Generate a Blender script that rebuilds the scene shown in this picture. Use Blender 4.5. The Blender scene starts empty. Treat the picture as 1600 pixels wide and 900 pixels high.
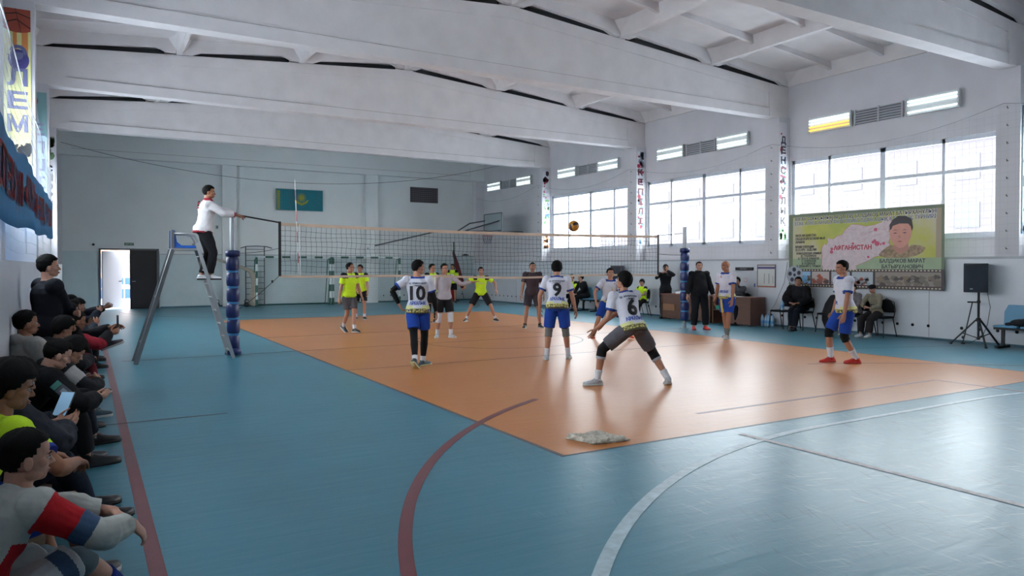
import bpy, bmesh, math, random
from mathutils import Vector, Matrix
from mathutils.bvhtree import BVHTree
random.seed(7)
S = bpy.context.scene
COL = S.collection
R = math.radians
V = Vector

# ------------------------------------------------------------------ camera, sky, exposure
cd = bpy.data.cameras.new('camera')
cam = bpy.data.objects.new('camera', cd); COL.objects.link(cam); S.camera = cam
cd.sensor_width = 36; cd.lens = 1140 / 1600 * 36; cd.shift_y = -18 / 1600
cd.clip_start = .05; cd.clip_end = 400
cam.location = (0, 0, 1.65)
cam.rotation_euler = (R(90 - .85), 0, -R(30.6))

SKY = 7.5
S.view_settings.view_transform = 'Standard'; S.view_settings.look = 'None'
S.view_settings.exposure = .98; S.view_settings.gamma = 1.0
S.view_settings.use_curve_mapping = False
w = bpy.data.worlds.new('overcast_sky'); S.world = w; w.use_nodes = True
nt = w.node_tree; nt.nodes.clear()
tc = nt.nodes.new('ShaderNodeTexCoord'); sep = nt.nodes.new('ShaderNodeSeparateXYZ')
cr = nt.nodes.new('ShaderNodeValToRGB'); bg = nt.nodes.new('ShaderNodeBackground'); ow = nt.nodes.new('ShaderNodeOutputWorld')
nt.links.new(tc.outputs['Generated'], sep.inputs[0]); nt.links.new(sep.outputs[2], cr.inputs[0])
cr.color_ramp.elements[0].color = (.97, .98, 1, 1); cr.color_ramp.elements[1].color = (.88, .94, 1, 1)
nt.links.new(cr.outputs[0], bg.inputs[0]); bg.inputs[1].default_value = SKY
nt.links.new(bg.outputs[0], ow.inputs[0])

# ------------------------------------------------------------------ materials
def lin(c):
    if isinstance(c, str):
        c = [int(c[i:i+2], 16) / 255 for i in (0, 2, 4)]
    return tuple((x / 12.92 if x <= .04045 else ((x + .055) / 1.055) ** 2.4) for x in c)
MC = {}
def mat(name, col, rough=.6, metal=0, var=0, vscale=4, bump=0, bscale=40, emit=None, estr=0, spec=None, stretch=None, coat=0):
    if name in MC: return MC[name]
    m = bpy.data.materials.new(name); m.use_nodes = True; MC[name] = m
    n = m.node_tree; b = n.nodes['Principled BSDF']; c = lin(col)
    b.inputs['Base Color'].default_value = (*c, 1); b.inputs['Roughness'].default_value = rough
    b.inputs['Metallic'].default_value = metal
    if coat: b.inputs['Coat Weight'].default_value = coat; b.inputs['Coat Roughness'].default_value = .15
    if spec is not None: b.inputs['Specular IOR Level'].default_value = spec
    if emit: b.inputs['Emission Color'].default_value = (*lin(emit), 1); b.inputs['Emission Strength'].default_value = estr
    if var or bump:
        t = n.nodes.new('ShaderNodeTexCoord'); mp = n.nodes.new('ShaderNodeMapping'); n.links.new(t.outputs['Object'], mp.inputs[0])
        if stretch: mp.inputs['Scale'].default_value = stretch
    if var:
        nz = n.nodes.new('ShaderNodeTexNoise'); nz.inputs['Scale'].default_value = vscale; nz.inputs['Detail'].default_value = 5
        n.links.new(mp.outputs[0], nz.inputs[0])
        r = n.nodes.new('ShaderNodeValToRGB'); r.color_ramp.elements[0].position = .3; r.color_ramp.elements[1].position = .7
        r.color_ramp.elements[0].color = (*[x * (1 - var) for x in c], 1); r.color_ramp.elements[1].color = (*[min(1, x * (1 + var * .6)) for x in c], 1)
        n.links.new(nz.outputs['Fac'], r.inputs[0]); n.links.new(r.outputs[0], b.inputs['Base Color'])
    if bump:
        nb = n.nodes.new('ShaderNodeTexNoise'); nb.inputs['Scale'].default_value = bscale; nb.inputs['Detail'].default_value = 3
        n.links.new(mp.outputs[0], nb.inputs[0])
        bp = n.nodes.new('ShaderNodeBump'); bp.inputs['Strength'].default_value = bump; bp.inputs['Distance'].default_value = .01
        n.links.new(nb.outputs['Fac'], bp.inputs['Height']); n.links.new(bp.outputs[0], b.inputs['Normal'])
    return m

def cloth(name, col, rough=.85, var=.08): return mat(name, col, rough, var=var, vscale=9, bump=.25, bscale=45, spec=.25)

# ------------------------------------------------------------------ mesh builder
class MB:
    def __init__(s): s.v = []; s.f = []; s.m = []
    def add(s, vs, fs, mi=0):
        o = len(s.v); s.v += [tuple(p) for p in vs]; s.f += [tuple(i + o for i in f) for f in fs]; s.m += [mi] * len(fs)
    def box(s, x0, x1, y0, y1, z0, z1, mi=0):
        s.add([(x0,y0,z0),(x1,y0,z0),(x1,y1,z0),(x0,y1,z0),(x0,y0,z1),(x1,y0,z1),(x1,y1,z1),(x0,y1,z1)],
              [(0,3,2,1),(4,5,6,7),(0,1,5,4),(1,2,6,5),(2,3,7,6),(3,0,4,7)], mi); return s
    def obox(s, c, ax, ay, az, mi=0):
        c, ax, ay, az = V(c), V(ax), V(ay), V(az)
        s.add([c + i*ax + j*ay + k*az for k in (-1,1) for i, j in ((-1,-1),(1,-1),(1,1),(-1,1))],
              [(0,3,2,1),(4,5,6,7),(0,1,5,4),(1,2,6,5),(2,3,7,6),(3,0,4,7)], mi); return s
    def bar(s, a, b, wd, h=None, mi=0, up=(0,0,1)):
        a, b = V(a), V(b); d = (b - a).normalized(); up = V(up)
        if abs(d.dot(up)) > .98: up = V((1,0,0))
        x = d.cross(up).normalized(); y = x.cross(d).normalized(); h = wd if h is None else h
        return s.obox((a + b) / 2, x * wd / 2, (b - a) / 2, y * h / 2, mi)
    def tube(s, pts, rads, n=10, mi=0, side=None, cap=True, rnd=False):
        pts = [V(p) for p in pts]
        if not isinstance(rads, (list, tuple)): rads = [rads] * len(pts)
        rads = [r if isinstance(r, tuple) else (r, r) for r in rads]
        if rnd:
            t0 = (pts[0] - pts[1]).normalized(); t1 = (pts[-1] - pts[-2]).normalized()
            r0, r1 = rads[0], rads[-1]; a0 = min(r0); a1 = min(r1)
            pts = [pts[0] + t0*a0*.9, pts[0] + t0*a0*.6] + pts + [pts[-1] + t1*a1*.6, pts[-1] + t1*a1*.9]
            rads = [(r0[0]*.4, r0[1]*.4), (r0[0]*.8, r0[1]*.8)] + rads + [(r1[0]*.8, r1[1]*.8), (r1[0]*.4, r1[1]*.4)]
            if side is not None and isinstance(side, list): side = [side[0]]*2 + side + [side[-1]]*2
        N = len(pts); vs = []; prev = None
        for i, p in enumerate(pts):
            if i == 0: t = pts[1] - p
            elif i == N-1: t = p - pts[i-1]
            else:
                a = (p - pts[i-1]); b = (pts[i+1] - p)
                t = (a.normalized() if a.length > 1e-6 else a) + (b.normalized() if b.length > 1e-6 else b)
            t = t.normalized() if t.length > 1e-9 else V((0,0,1))
            if side is not None: u = V(side[i] if isinstance(side, list) else side)
            elif prev is not None: u = prev
            else: u = V((1,0,0)) if abs(t.x) < .9 else V((0,1,0))
            u = u - t * u.dot(t)
            if u.length < 1e-5: u = t.orthogonal()
            u.normalize(); prev = u; w_ = t.cross(u)
            ra, rb = rads[i]
            for k in range(n):
                an = 2 * math.pi * k / n
                vs.append(p + u * (math.cos(an) * ra) + w_ * (math.sin(an) * rb))
        fs = []
        for i in range(N - 1):
            for k in range(n):
                a = i*n + k; b = i*n + (k+1) % n
                fs.append((a, b, b + n, a + n))
        if cap: fs.append(tuple(reversed(range(n)))); fs.append(tuple(range((N-1)*n, N*n)))
        s.add(vs, fs, mi); return s
    def ell(s, c, r, n=14, m=9, mi=0, M=None):
        c = V(c); vs = []; fs = []
        for i in range(m + 1):
            th = math.pi * i / m
            for k in range(n):
                ph = 2*math.pi*k/n
                p = V((r[0]*math.sin(th)*math.cos(ph), r[1]*math.sin(th)*math.sin(ph), r[2]*math.cos(th)))
                if M is not None: p = M @ p
                vs.append(c + p)
        for i in range(m):
            for k in range(n):
                a = i*n + k; b = i*n + (k+1) % n
                fs.append((a, a + n, b + n, b))
        s.add(vs, fs, mi); return s
    def lathe(s, c, prof, n=16, mi=0, axis='z'):
        c = V(c); vs = []; fs = []
        for r, h in prof:
            for k in range(n):
                a = 2*math.pi*k/n; q = (r*math.cos(a), r*math.sin(a), h)
                if axis == 'x': q = (h, q[0], q[1])
                if axis == 'y': q = (q[0], h, q[1])
                vs.append(c + V(q))
        for i in range(len(prof)-1):
            for k in range(n):
                a = i*n+k; b = i*n+(k+1) % n; fs.append((a, b, b+n, a+n))
        fs.append(tuple(reversed(range(n)))); fs.append(tuple(range((len(prof)-1)*n, len(prof)*n)))
        s.add(vs, fs, mi); return s
    def prism(s, poly, a0, a1, axis='y', mi=0):
        # poly list of 2D points; axis 'y': (x,z) extruded in y ; 'z': (x,y) ; 'x': (y,z)
        def P(p, a): return {'y': (p[0], a, p[1]), 'z': (p[0], p[1], a), 'x': (a, p[0], p[1])}[axis]
        n = len(poly); vs = [P(p, a0) for p in poly] + [P(p, a1) for p in poly]
        fs = [tuple(range(n)), tuple(reversed(range(n, 2*n)))] + [(i, i+n, (i+1) % n + n, (i+1) % n) for i in range(n)]
        s.add(vs, fs, mi); return s
    def mesh(s, name, mats, smooth=False):
        me = bpy.data.meshes.new(name); me.from_pydata(s.v, [], s.f)
        for m in mats: me.materials.append(m)
        me.polygons.foreach_set('material_index', s.m)
        if smooth: me.polygons.foreach_set('use_smooth', [True] * len(s.f))
        me.update(); return me
    def fix(s, me):
        bm = bmesh.new(); bm.from_mesh(me); bmesh.ops.recalc_face_normals(bm, faces=bm.faces); bm.to_mesh(me); bm.free()
    def build(s, name, mats, parent=None, smooth=False, bevel=0, loc=None, rz=None):
        if not isinstance(mats, (list, tuple)): mats = [mats]
        me = s.mesh(name, mats, smooth); s.fix(me)
        o = bpy.data.objects.new(name, me); COL.objects.link(o)
        if parent: o.parent = parent
        if loc: o.location = loc
        if rz is not None: o.rotation_euler.z = rz
        if bevel:
            b = o.modifiers.new('bevel', 'BEVEL'); b.width = bevel; b.segments = 2; b.limit_method = 'ANGLE'
        return o

def tag(o, label=None, cat=None, group=None, kind=None):
    if label: o['label'] = label
    if cat: o['category'] = cat
    if group: o['group'] = group
    if kind: o['kind'] = kind
    return o
def thing(name, label, cat, loc=(0,0,0), rz=0, group=None):
    o = bpy.data.objects.new(name, None); COL.objects.link(o); o.location = loc; o.rotation_euler.z = rz
    o.empty_display_size = .1
    return tag(o, label, cat, group)
def struct(name, mb, m, smooth=False):
    o = mb.build(name, m, smooth=smooth); o['kind'] = 'structure'; return o
def copy_tree(o, parent=None):
    c = o.copy(); COL.objects.link(c)
    if parent: c.parent = parent
    for ch in o.children: copy_tree(ch, c)
    return c

TXT = {}
def text_mb(txt, size, mb=None, origin=(0,0,0), xa=(1,0,0), ya=(0,0,1), thick=.002, mi=0, align='CENTER', maxw=None, bold=0, sub=0):
    """lettering as real mesh: glyph outlines from a font curve, laid on the plane (xa, ya)"""
    key = (txt, bold)
    if key not in TXT:
        cu = bpy.data.curves.new('lettering', 'FONT'); cu.body = txt; cu.size = 1; cu.align_x = 'CENTER'; cu.align_y = 'CENTER'
        cu.extrude = .01; cu.offset = bold; cu.resolution_u = 3
        ob = bpy.data.objects.new('lettering', cu); COL.objects.link(ob)
        dg = bpy.context.evaluated_depsgraph_get(); dg.update()
        me = bpy.data.meshes.new_from_object(ob.evaluated_get(dg))
        TXT[key] = ([tuple(v.co) for v in me.vertices], [tuple(p.vertices) for p in me.polygons])
        bpy.data.objects.remove(ob); bpy.data.curves.remove(cu); bpy.data.meshes.remove(me)
    vs, fs = TXT[key]
    if mb is None: mb = MB()
    if not vs: return mb
    xs = [v[0] for v in vs]; x0, x1 = min(xs), max(xs); sx = size
    if maxw: sx = maxw / max(x1 - x0, 1e-6)
    sh = {'CENTER': -(x0+x1)/2, 'LEFT': -x0, 'RIGHT': -x1}[align]
    o, xa, ya = V(origin), V(xa), V(ya); za = xa.cross(ya)
    mb.add([o + xa*((v[0]+sh)*sx) + ya*(v[1]*size) + za*(v[2]/.01*thick/2) for v in vs], fs, mi)
    return mb
# ================================================================== ROOM
XL, XR, YB, YF = -1.0, 16.8, 31.4, -4.0
CXR, CXL = 16.37, -.58            # inner faces of the columns
CY = [7.5 + 5.92*i for i in range(4)]
CYS = [7.5 - 5.92] + CY           # one more column beside / behind the viewer
ZB = 5.7
def roof(x): return 7.2 - abs(x - 8.0) * (7.2 - 6.55) / 8.8

M_wall = mat('white_wall_paint', 'cbc9cd', .75, var=.05, vscale=1.5, bump=.15, bscale=12)
M_back = mat('light_tinted_wall_paint', 'd9dddd', .75, var=.04, vscale=1.2, bump=.12, bscale=10)  # white paint, its cast from low light and blue floor mixed into the colour
M_dado = mat('glossy_white_wall_panel', 'cdd0d6', .35, var=.05, vscale=2, bump=.08, bscale=6)
M_ceil = mat('whitewashed_concrete', 'd6d1d1', .85, var=.07, vscale=2.2, bump=.25, bscale=18)
M_groove = mat('brown_joint', '6f6257', .9)
M_gap_shade = mat('painted_gap_shade', '15151a', .9)  # near-black colour painting the shade between slab ends and beam tops
M_hole = mat('vent_hole_black', '0a0a0c', .9)
M_frame = mat('white_window_frame', 'c9cdd6', .4)
M_white = mat('white_plastic', 'e8e8ea', .4)

# floor: painted boards with fine ripples, wear and rubber scuffs
def floor_mat(name, base, dark, scuff=1.0, r0=.27):
    m = bpy.data.materials.new(name); m.use_nodes = True; n = m.node_tree; L = n.links; N = n.nodes
    b = N['Principled BSDF']
    t = N.new('ShaderNodeTexCoord')
    def mp(sc, rot=0):
        q = N.new('ShaderNodeMapping'); q.inputs['Scale'].default_value = sc; q.inputs['Rotation'].default_value = (0,0,rot)
        q.inputs['Rotation'].default_value = (0,0,0); q0 = N.new('ShaderNodeMapping'); q0.inputs['Rotation'].default_value = (0,0,rot)
        L.new(t.outputs['Object'], q0.inputs[0]); L.new(q0.outputs[0], q.inputs[0]); return q.outputs[0]
    def noise(vec, s, d=4, dist=0):
        q = N.new('ShaderNodeTexNoise'); q.inputs['Scale'].default_value = s; q.inputs['Detail'].default_value = d
        q.inputs['Distortion'].default_value = dist; L.new(vec, q.inputs[0]); return q.outputs['Fac']
    def ramp(f, p0, p1, c0=(0,0,0), c1=(1,1,1)):
        q = N.new('ShaderNodeValToRGB'); q.color_ramp.elements[0].position = p0; q.color_ramp.elements[1].position = p1
        q.color_ramp.elements[0].color = (*c0, 1); q.color_ramp.elements[1].color = (*c1, 1); L.new(f, q.inputs[0]); return q.outputs[0]
    def mix(f, a, c, bl='MIX'):
        q = N.new('ShaderNodeMix'); q.data_type = 'RGBA'; q.blend_type = bl
        if isinstance(f, float): q.inputs[0].default_value = f
        else: L.new(f, q.inputs[0])
        for s_, i in ((a, 6), (c, 7)):
            if isinstance(s_, tuple): q.inputs[i].default_value = (*s_, 1)
            else: L.new(s_, q.inputs[i])
        return q.outputs[2]
    def mul(a, c):
        q = N.new('ShaderNodeMath'); q.operation = 'MULTIPLY'
        for i, s_ in enumerate((a, c)):
            if isinstance(s_, float): q.inputs[i].default_value = s_
            else: L.new(s_, q.inputs[i])
        return q.outputs[0]
    def add(a, c):
        q = N.new('ShaderNodeMath'); q.operation = 'ADD'
        for i, s_ in enumerate((a, c)):
            if isinstance(s_, float): q.inputs[i].default_value = s_
            else: L.new(s_, q.inputs[i])
        return q.outputs[0]
    c = mix(ramp(noise(mp((1,1,1)), .8, 6), .3, .7), lin(base), lin(dark))
    # wear region: strongest around the near right of the hall, where the game line is worn
    sp = N.new('ShaderNodeSeparateXYZ'); L.new(t.outputs['Object'], sp.inputs[0])
    wx = N.new('ShaderNodeMapRange'); wx.inputs[1].default_value = 2.2; wx.inputs[2].default_value = 6; L.new(sp.outputs[0], wx.inputs[0])
    wy = N.new('ShaderNodeMapRange'); wy.inputs[1].default_value = 9; wy.inputs[2].default_value = 4.5; L.new(sp.outputs[1], wy.inputs[0])
    wear = mul(wx.outputs[0], wy.outputs[0])
    wear = add(mul(wear, 1.0), .0)
    for rot, s1, s2, th, colr, amt in ((.5, (44,2.6,1), 1.0, .615, '24343c', .75), (-.9, (52,3.0,1), 1.1, .62, '2c3f47', .7), (1.9, (40,2.2,1), 1.0, .61, 'b9c9cf', .4), (.1, (48,3.2,1), .9, .62, 'c7d2d6', .4), (2.6, (38, 2.0, 1), 1.0, .62, '31454d', .7)):
        k = ramp(noise(mp(s1, rot), s2, 3, .12), th, th + .05)
        k2 = ramp(noise(mp((1,1,1), rot), 1.7, 2), .36, .58)
        c = mix(mul(mul(mul(k, k2), wear), amt * scuff), c, lin(colr))
    L.new(c, b.inputs['Base Color'])
    rr = N.new('ShaderNodeMapRange'); rr.inputs[3].default_value = r0; rr.inputs[4].default_value = r0 + .16
    N.remove(rr); b.inputs['Roughness'].default_value = r0 + .05; b.inputs['Specular IOR Level'].default_value = .32
    # long shallow ripples along the boards plus fine grain
    h = add(mul(noise(mp((.9, 5, 1)), 2.2, 4, .3), 1.0), mul(noise(mp((1,1,1)), 30, 3), .10))
    bp = N.new('ShaderNodeBump'); bp.inputs['Strength'].default_value = .22; bp.inputs['Distance'].default_value = .014
    L.new(h, bp.inputs['Height']); L.new(bp.outputs[0], b.inputs['Normal'])
    return m
M_blue = floor_mat('blue_floor_paint', '468192', '3f7686')
M_orange = floor_mat('orange_court_paint', 'bf7d47', 'b97742', .25, .29)
M_maroon = mat('maroon_line_paint', '713a40', .35, var=.15)
M_wline = mat('worn_white_line_paint', 'a7bcc4', .4, var=.25, vscale=12)
M_dline = mat('dark_line_paint', '5a4038', .4, var=.2)
M_edge = mat('court_edge_line', '5b5050', .4)

struct('floor', MB().box(XL-.3, XR+.3, YF, YB+.25, -.1, 0), M_blue)
C0x, C0y, CW, CL = 3.59, 5.2, 9.03, 18.05
ZL = [0]
def flat(name, polys, m, z):
    mb = MB()
    for p in polys:
        n = len(p); z1 = z
        mb.add([(x, y, z1) for x, y in p] + [(x, y, z1 - .0012) for x, y in p], [tuple(range(n)), tuple(reversed(range(n, 2*n)))] + [(i, i+n, (i+1) % n+n, (i+1) % n) for i in range(n)])
    return struct(name, mb, m)
def strip(a, b, wd):
    a = V((*a, 0)); b = V((*b, 0)); d = (b - a).normalized(); s_ = V((-d.y, d.x, 0)) * wd / 2
    return [(a - s_)[:2], (b - s_)[:2], (b + s_)[:2], (a + s_)[:2]]
def arc(c, r, a0, a1, wd, n=48):
    out = []
    for i in range(n):
        t0 = R(a0 + (a1-a0)*i/n); t1 = R(a0 + (a1-a0)*(i+1)/n)
        out.append([(c[0]+(r-wd/2)*math.cos(t0), c[1]+(r-wd/2)*math.sin(t0)), (c[0]+(r+wd/2)*math.cos(t0), c[1]+(r+wd/2)*math.sin(t0)),
                    (c[0]+(r+wd/2)*math.cos(t1), c[1]+(r+wd/2)*math.sin(t1)), (c[0]+(r-wd/2)*math.cos(t1), c[1]+(r-wd/2)*math.sin(t1))])
    return out
x0, x1, y0, y1 = C0x, C0x+CW, C0y, C0y+CL
flat('trim_1', [[(x0,y0),(x1,y0),(x1,y1),(x0,y1)]], M_orange, .0015)
flat('trim_2', [strip((x0,y0-.02),(x0,y1),.045), strip((x0,y0),(x1,y0),.03), strip((x1,y0),(x1,y1),.03), strip((x0,y1),(x1,y1),.03)], M_edge, .0022)
flat('trim_3', [strip((.33,1.0),(.46,29),.085)], M_maroon, .0022)                     # side line
pc = (8.1, 1.45)
flat('trim_4', arc(pc, 6.95, 118, 174, .085) , M_maroon, .0032)
flat('trim_5', arc(pc, 6.95, 38, 70, .05) + [strip((10.6,0),(10.6,5.93),.05), strip((5.9,5.93),(10.6,5.93),.05)], mat('faded_maroon_paint', '80504a', .4, var=.2), .0034)
flat('trim_6', arc((6.6,-1.2), 6.02, 90, 150, .09) + [strip((6.6,4.82),(9.6,4.82),.07)] + arc((9.6,-1.2), 6.02, 50, 90, .06), M_wline, .0027)
flat('trim_7', [strip((5.56,-1),(5.56,5.0),.07)], mat('scraped_pale_paint', 'a9a4a6', .45, var=.35, vscale=20), .0038)
flat('trim_8', [strip((.6,14.22),(13.9,14.22),.035), strip((3.6,11.2),(12.6,11.2),.03), strip((3.6,17.2),(12.6,17.2),.03)] + arc((8.1,14.22), 1.85, 0, 360, .03, 60), M_dline, .0030)
flat('trim_9', [strip((-.2,8.62),(1.4,8.62),.03), strip((12.7,9.2),(16.2,8.0),.02), strip((5.5,25.5),(11,26.2),.02)] + arc((8.1, 30), 6.95, 185, 355, .05), M_dline, .0035)

# ---- walls
def wall_with_windows(name, xa, xb, bays):
    mb = MB(); y = YF
    for (w0, w1) in bays:
        mb.box(xa, xb, y, w0, 0, 7.1); mb.box(xa, xb, w0, w1, 0, 2.3); mb.box(xa, xb, w0, w1, 4.52, 7.1); y = w1
    mb.box(xa, xb, y, YB, 0, 7.1)
    return struct(name, mb, M_wall)
WB = [(CYS[0]-5.4, CYS[0]-.06)] + [(CYS[i]+.52, CYS[i+1]-.06) for i in range(4)]
WBR, WBL = WB[1:], WB[1:]  # nearest left window is out of view, added as fill for the foreground
wall_with_windows('wall_right', XR, XR+.35, WBR)
wall_with_windows('wall_left', XL-.35, XL, WBL)
mb = MB()
DX0, DX1, DZ = .66, 2.55, 2.24
mb.box(XL-.35, DX0, YB, YB+.3, 0, 7.6); mb.box(DX1, XR+.35, YB, YB+.3, 0, 7.6); mb.box(DX0, DX1, YB, YB+.3, DZ, 7.6)
struct('wall_back', mb, M_back)
struct('wall_front', MB().box(XL-.35, XR+.35, YF-.3, YF, 0, 7.6), M_wall)
# dado panels
mb = MB(); mb.box(CXR-.006, XR, YF, YB-.01, 0, 1.82)
o = struct('trim_10', mb, M_dado)
mb = MB(); mb.box(XL, CXL+.006, YF, YB-.05, 0, 1.70)
struct('trim_11', mb, M_dado)
mb = MB(); mb.box(2.66, XR, YB-.06, YB, 0, 2.08); mb.box(CXL, .56, YB-.06, YB, 0, 2.2)
struct('trim_12', mb, mat('pale_blue_dado', 'bfccce', .5, var=.03))
mb = MB(); mb.box(CXR-.012, CXR+.02, YF, YB-.1, 1.79, 1.84)
struct('trim_13', mb, mat('grey_ledge', 'a3a6ac', .5))
mb = MB(); mb.box(2.66, XR, YB-.09, YB, 2.08, 2.11)
struct('trim_14', mb, mat('grey_ledge', 'a3a6ac', .5))
# baseboards
mb = MB(); mb.box(CXR-.022, CXR-.007, YF, YB-.1, 0, .045); struct('baseboard_right', mb, mat('blue_baseboard', '3f6676', .5))
mb = MB(); mb.box(2.66, XR-.5, YB-.08, YB-.06, 0, .06); mb.box(CXL, .56, YB-.08, YB-.06, 0, .06); struct('baseboard_back', mb, mat('blue_baseboard', '3f6676', .5))
mb = MB(); mb.box(CXL+.006, CXL+.018, YF, YB-.1, 0, .06); struct('baseboard_left', mb, mat('blue_baseboard', '3f6676', .5))
# row of round vent holes low in the right panel
mb = MB(); y = 5.0
while y < 30.5:
    if int(y / .62) % 9 != 5: mb.lathe((CXR - .012, y, .30), [(.034, 0), (.034, .01)], 12, axis='x')
    y += .36
struct('trim_15', mb, M_hole)
mb = MB()
for y in (9.3, 12.9, 16.5, 20.1, 23.7, 27.3): mb.box(CXR-.009, CXR, y, y+.012, .05, 1.78)
struct('trim_16', mb, mat('panel_seam', '8d9096', .7))
mb = MB(); x = 10.8
while x < 16: mb.lathe((x, YB-.066, .30), [(.03, 0), (.03, .01)], 10, axis='y'); x += .33
struct('trim_17', mb, M_hole)

# ---- columns
ci = 18
for y in CYS + [31.1]:
    for xa, xb in ((CXR, XR), (XL, CXL)):
        mb = MB(); mb.box(xa, xb, y, y+.455, 0, ZB); struct('trim_%d' % ci, mb, M_wall); ci += 1
for x in (5.2, 11.2):
    mb = MB(); mb.box(x-.27, x+.27, YB-.22, YB, 0, ZB); struct('trim_%d' % ci, mb, M_back); ci += 1
# ---- beams
def beam(yc, m, half=False):
    global ci
    mb = MB(); xs = [XL, 8.0, XR]
    a, b = (.13, .13)
    mb.prism([(XL, ZB), (XR, ZB), (XR, roof(XR)), (8.0, roof(8.0)), (XL, roof(XL))], yc-a, yc+b)
    mb.prism([(XL+.25, ZB-.012), (XR-.25, ZB-.012), (XR-.75, ZB+.22), (XL+.75, ZB+.22)], yc-a-.035, yc+b+.035)
    mb.prism([(XL+.6, roof(XL)-.22), (8.0, roof(8)-.26), (XR-.6, roof(XR)-.22), (XR-.6, roof(XR)), (8.0, roof(8)), (XL+.6, roof(XL))], yc-a-.02, yc+b+.02)
    mb.box(XR-.75, XR, yc-.18, yc+.18, ZB, roof(XR)); mb.box(XL, XL+.75, yc-.18, yc+.18, ZB, roof(XL))
    struct('trim_%d' % ci, mb, m); ci += 1
    mb = MB(); mb.box(XL+.55, XR-.55, yc-a-.012, yc+b+.012, ZB+.218, ZB+.232); struct('trim_%d' % ci, mb, M_groove); ci += 1
for y in CYS: beam(y+.23, M_ceil)
beam(31.2, M_back)
beam(-3.8, M_ceil)
# ---- ceiling: ribbed slabs between the beams
RX = [8.0 + 2.95*k for k in range(-3, 4)]
RX[0] = XL; RX[-1] = XR
mb = MB()
ys = [-3.8] + [y+.23 for y in CYS] + [31.2]
def slab_z(x): return roof(x) + .02
for k in range(6):
    xa, xb = RX[k], RX[k+1]
    za, zb = slab_z(xa), slab_z(xb)
    # deck
    mb.prism([(xa, za+.34), (xb, zb+.34), (xb, zb+.42), (xa, za+.42)], YF-.3, YB+.3)
    for i in range(len(ys)-1):
        ya, yb = ys[i]+.10, ys[i+1]-.10
        L_ = (yb-ya); n = 4
        for j in range(1, n):
            yc = ya + L_*j/n
            # cross rib, tapering down where it meets the long ribs
            mb.prism([(xa+.06, za+.14), (xa+.35, za+.20), (xb-.35, zb+.20), (xb-.06, zb+.14), (xb-.06, zb+.35), (xa+.06, za+.35)], yc-.05, yc+.05)
        for yc in (ya+.07, yb-.07):   # end ribs with raised middle
            mb.prism([(xa+.06, za+.0), (xa+.28, za+.0), (xa+.5, za+.09), (xb-.5, zb+.09), (xb-.28, zb), (xb-.06, zb), (xb-.06, zb+.35), (xa+.06, za+.35)], yc-.06, yc+.06)
for k in range(7):
    x = RX[k]; z = slab_z(x)
    for i in range(len(ys)-1):
        ya, yb = ys[i]-.02, ys[i+1]+.02
        wd = .10
        mb.prism([(x-wd*.6, z-.015), (x+wd*.6, z-.015), (x+wd*1.25, z+.36), (x-wd*1.25, z+.36)], ya, yb)
        # haunches at both ends
        for yy, s_ in ((ys[i]+.12, 1), (ys[i+1]-.12, -1)):
            mb.add([(x-.30, yy, z+.34), (x+.30, yy, z+.34), (x+.07, yy, z-.0), (x-.07, yy, z-.0), (x-.1, yy+s_*.55, z+.34), (x+.1, yy+s_*.55, z+.34), (x+.06, yy+s_*.3, z), (x-.06, yy+s_*.3, z)],
                   [(0,1,2,3), (4,7,6,5), (0,4,5,1), (1,5,6,2), (2,6,7,3), (3,7,4,0)])
struct('ceiling', mb, M_ceil)
mb = MB()  # strips coloured as the shade in the gap over each beam
for y in ys[1:-1]:
    for k in range(6):
        xa, xb = RX[k]+.32, RX[k+1]-.32
        za, zb = roof(xa), roof(xb)
        mb.prism([(xa, za), (xb, zb), (xb, zb+.11), (xa, za+.11)], y-.12, y+.12)
struct('trim_%d' % ci, mb, M_gap_shade); ci += 1

# ---- windows
M_glass = bpy.data.materials.new('window_glass'); M_glass.use_nodes = True
n = M_glass.node_tree; n.nodes.clear()
o_ = n.nodes.new('ShaderNodeOutputMaterial'); tr = n.nodes.new('ShaderNodeBsdfTransparent'); gl = n.nodes.new('ShaderNodeBsdfGlossy')
fr = n.nodes.new('ShaderNodeMath'); fr.operation = 'POWER'; fr.inputs[1].default_value = 4; lw = n.nodes.new('ShaderNodeLayerWeight'); n.links.new(lw.outputs['Facing'], fr.inputs[0]); mx = n.nodes.new('ShaderNodeMixShader')
tr.inputs[0].default_value = (.93, .96, .97, 1); gl.inputs['Roughness'].default_value = .03
n.links.new(fr.outputs[0], mx.inputs[0]); n.links.new(tr.outputs[0], mx.inputs[1]); n.links.new(gl.outputs[0], mx.inputs[2]); n.links.new(mx.outputs[0], o_.inputs[0])
wi = 1
for sx, xf in ((1, XR), (-1, XL)):
    for bi, (w0, w1) in enumerate(WBR if sx > 0 else WBL):
        x = xf + sx*.10; mb = MB(); z0, z1, zt = 2.3, 4.52, 3.76
        mb.box(x-.04, x+.04, w0, w1, z0, z0+.08); mb.box(x-.04, x+.04, w0, w1, z1-.10, z1)
        mb.box(x-.035, x+.035, w0, w1, zt-.04, zt+.04)
        wd = w1-w0
        for f, t in ((0, .08), (.233, .07), (.51, .13), (.79, .07), (1, .08)):
            y = w0 + .04 + (wd-.08)*f; mb.box(x-.04, x+.04, y-t/2, y+t/2, z0, z1)
        fo = struct('window_%d' % wi, mb, M_frame); wi += 1
        g = MB(); g.box(x-.003, x+.003, w0+.02, w1-.02, z0+.02, z1-.02)
        go = g.build('window_pane', M_glass, fo); go['kind'] = 'structure'
# inner sills under the right windows
mb = MB()
for (w0, w1) in WBR: mb.box(XR-.05, XR+.05, w0, w1, 2.26, 2.30)
struct('trim_%d' % ci, mb, M_frame); ci += 1

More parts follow.
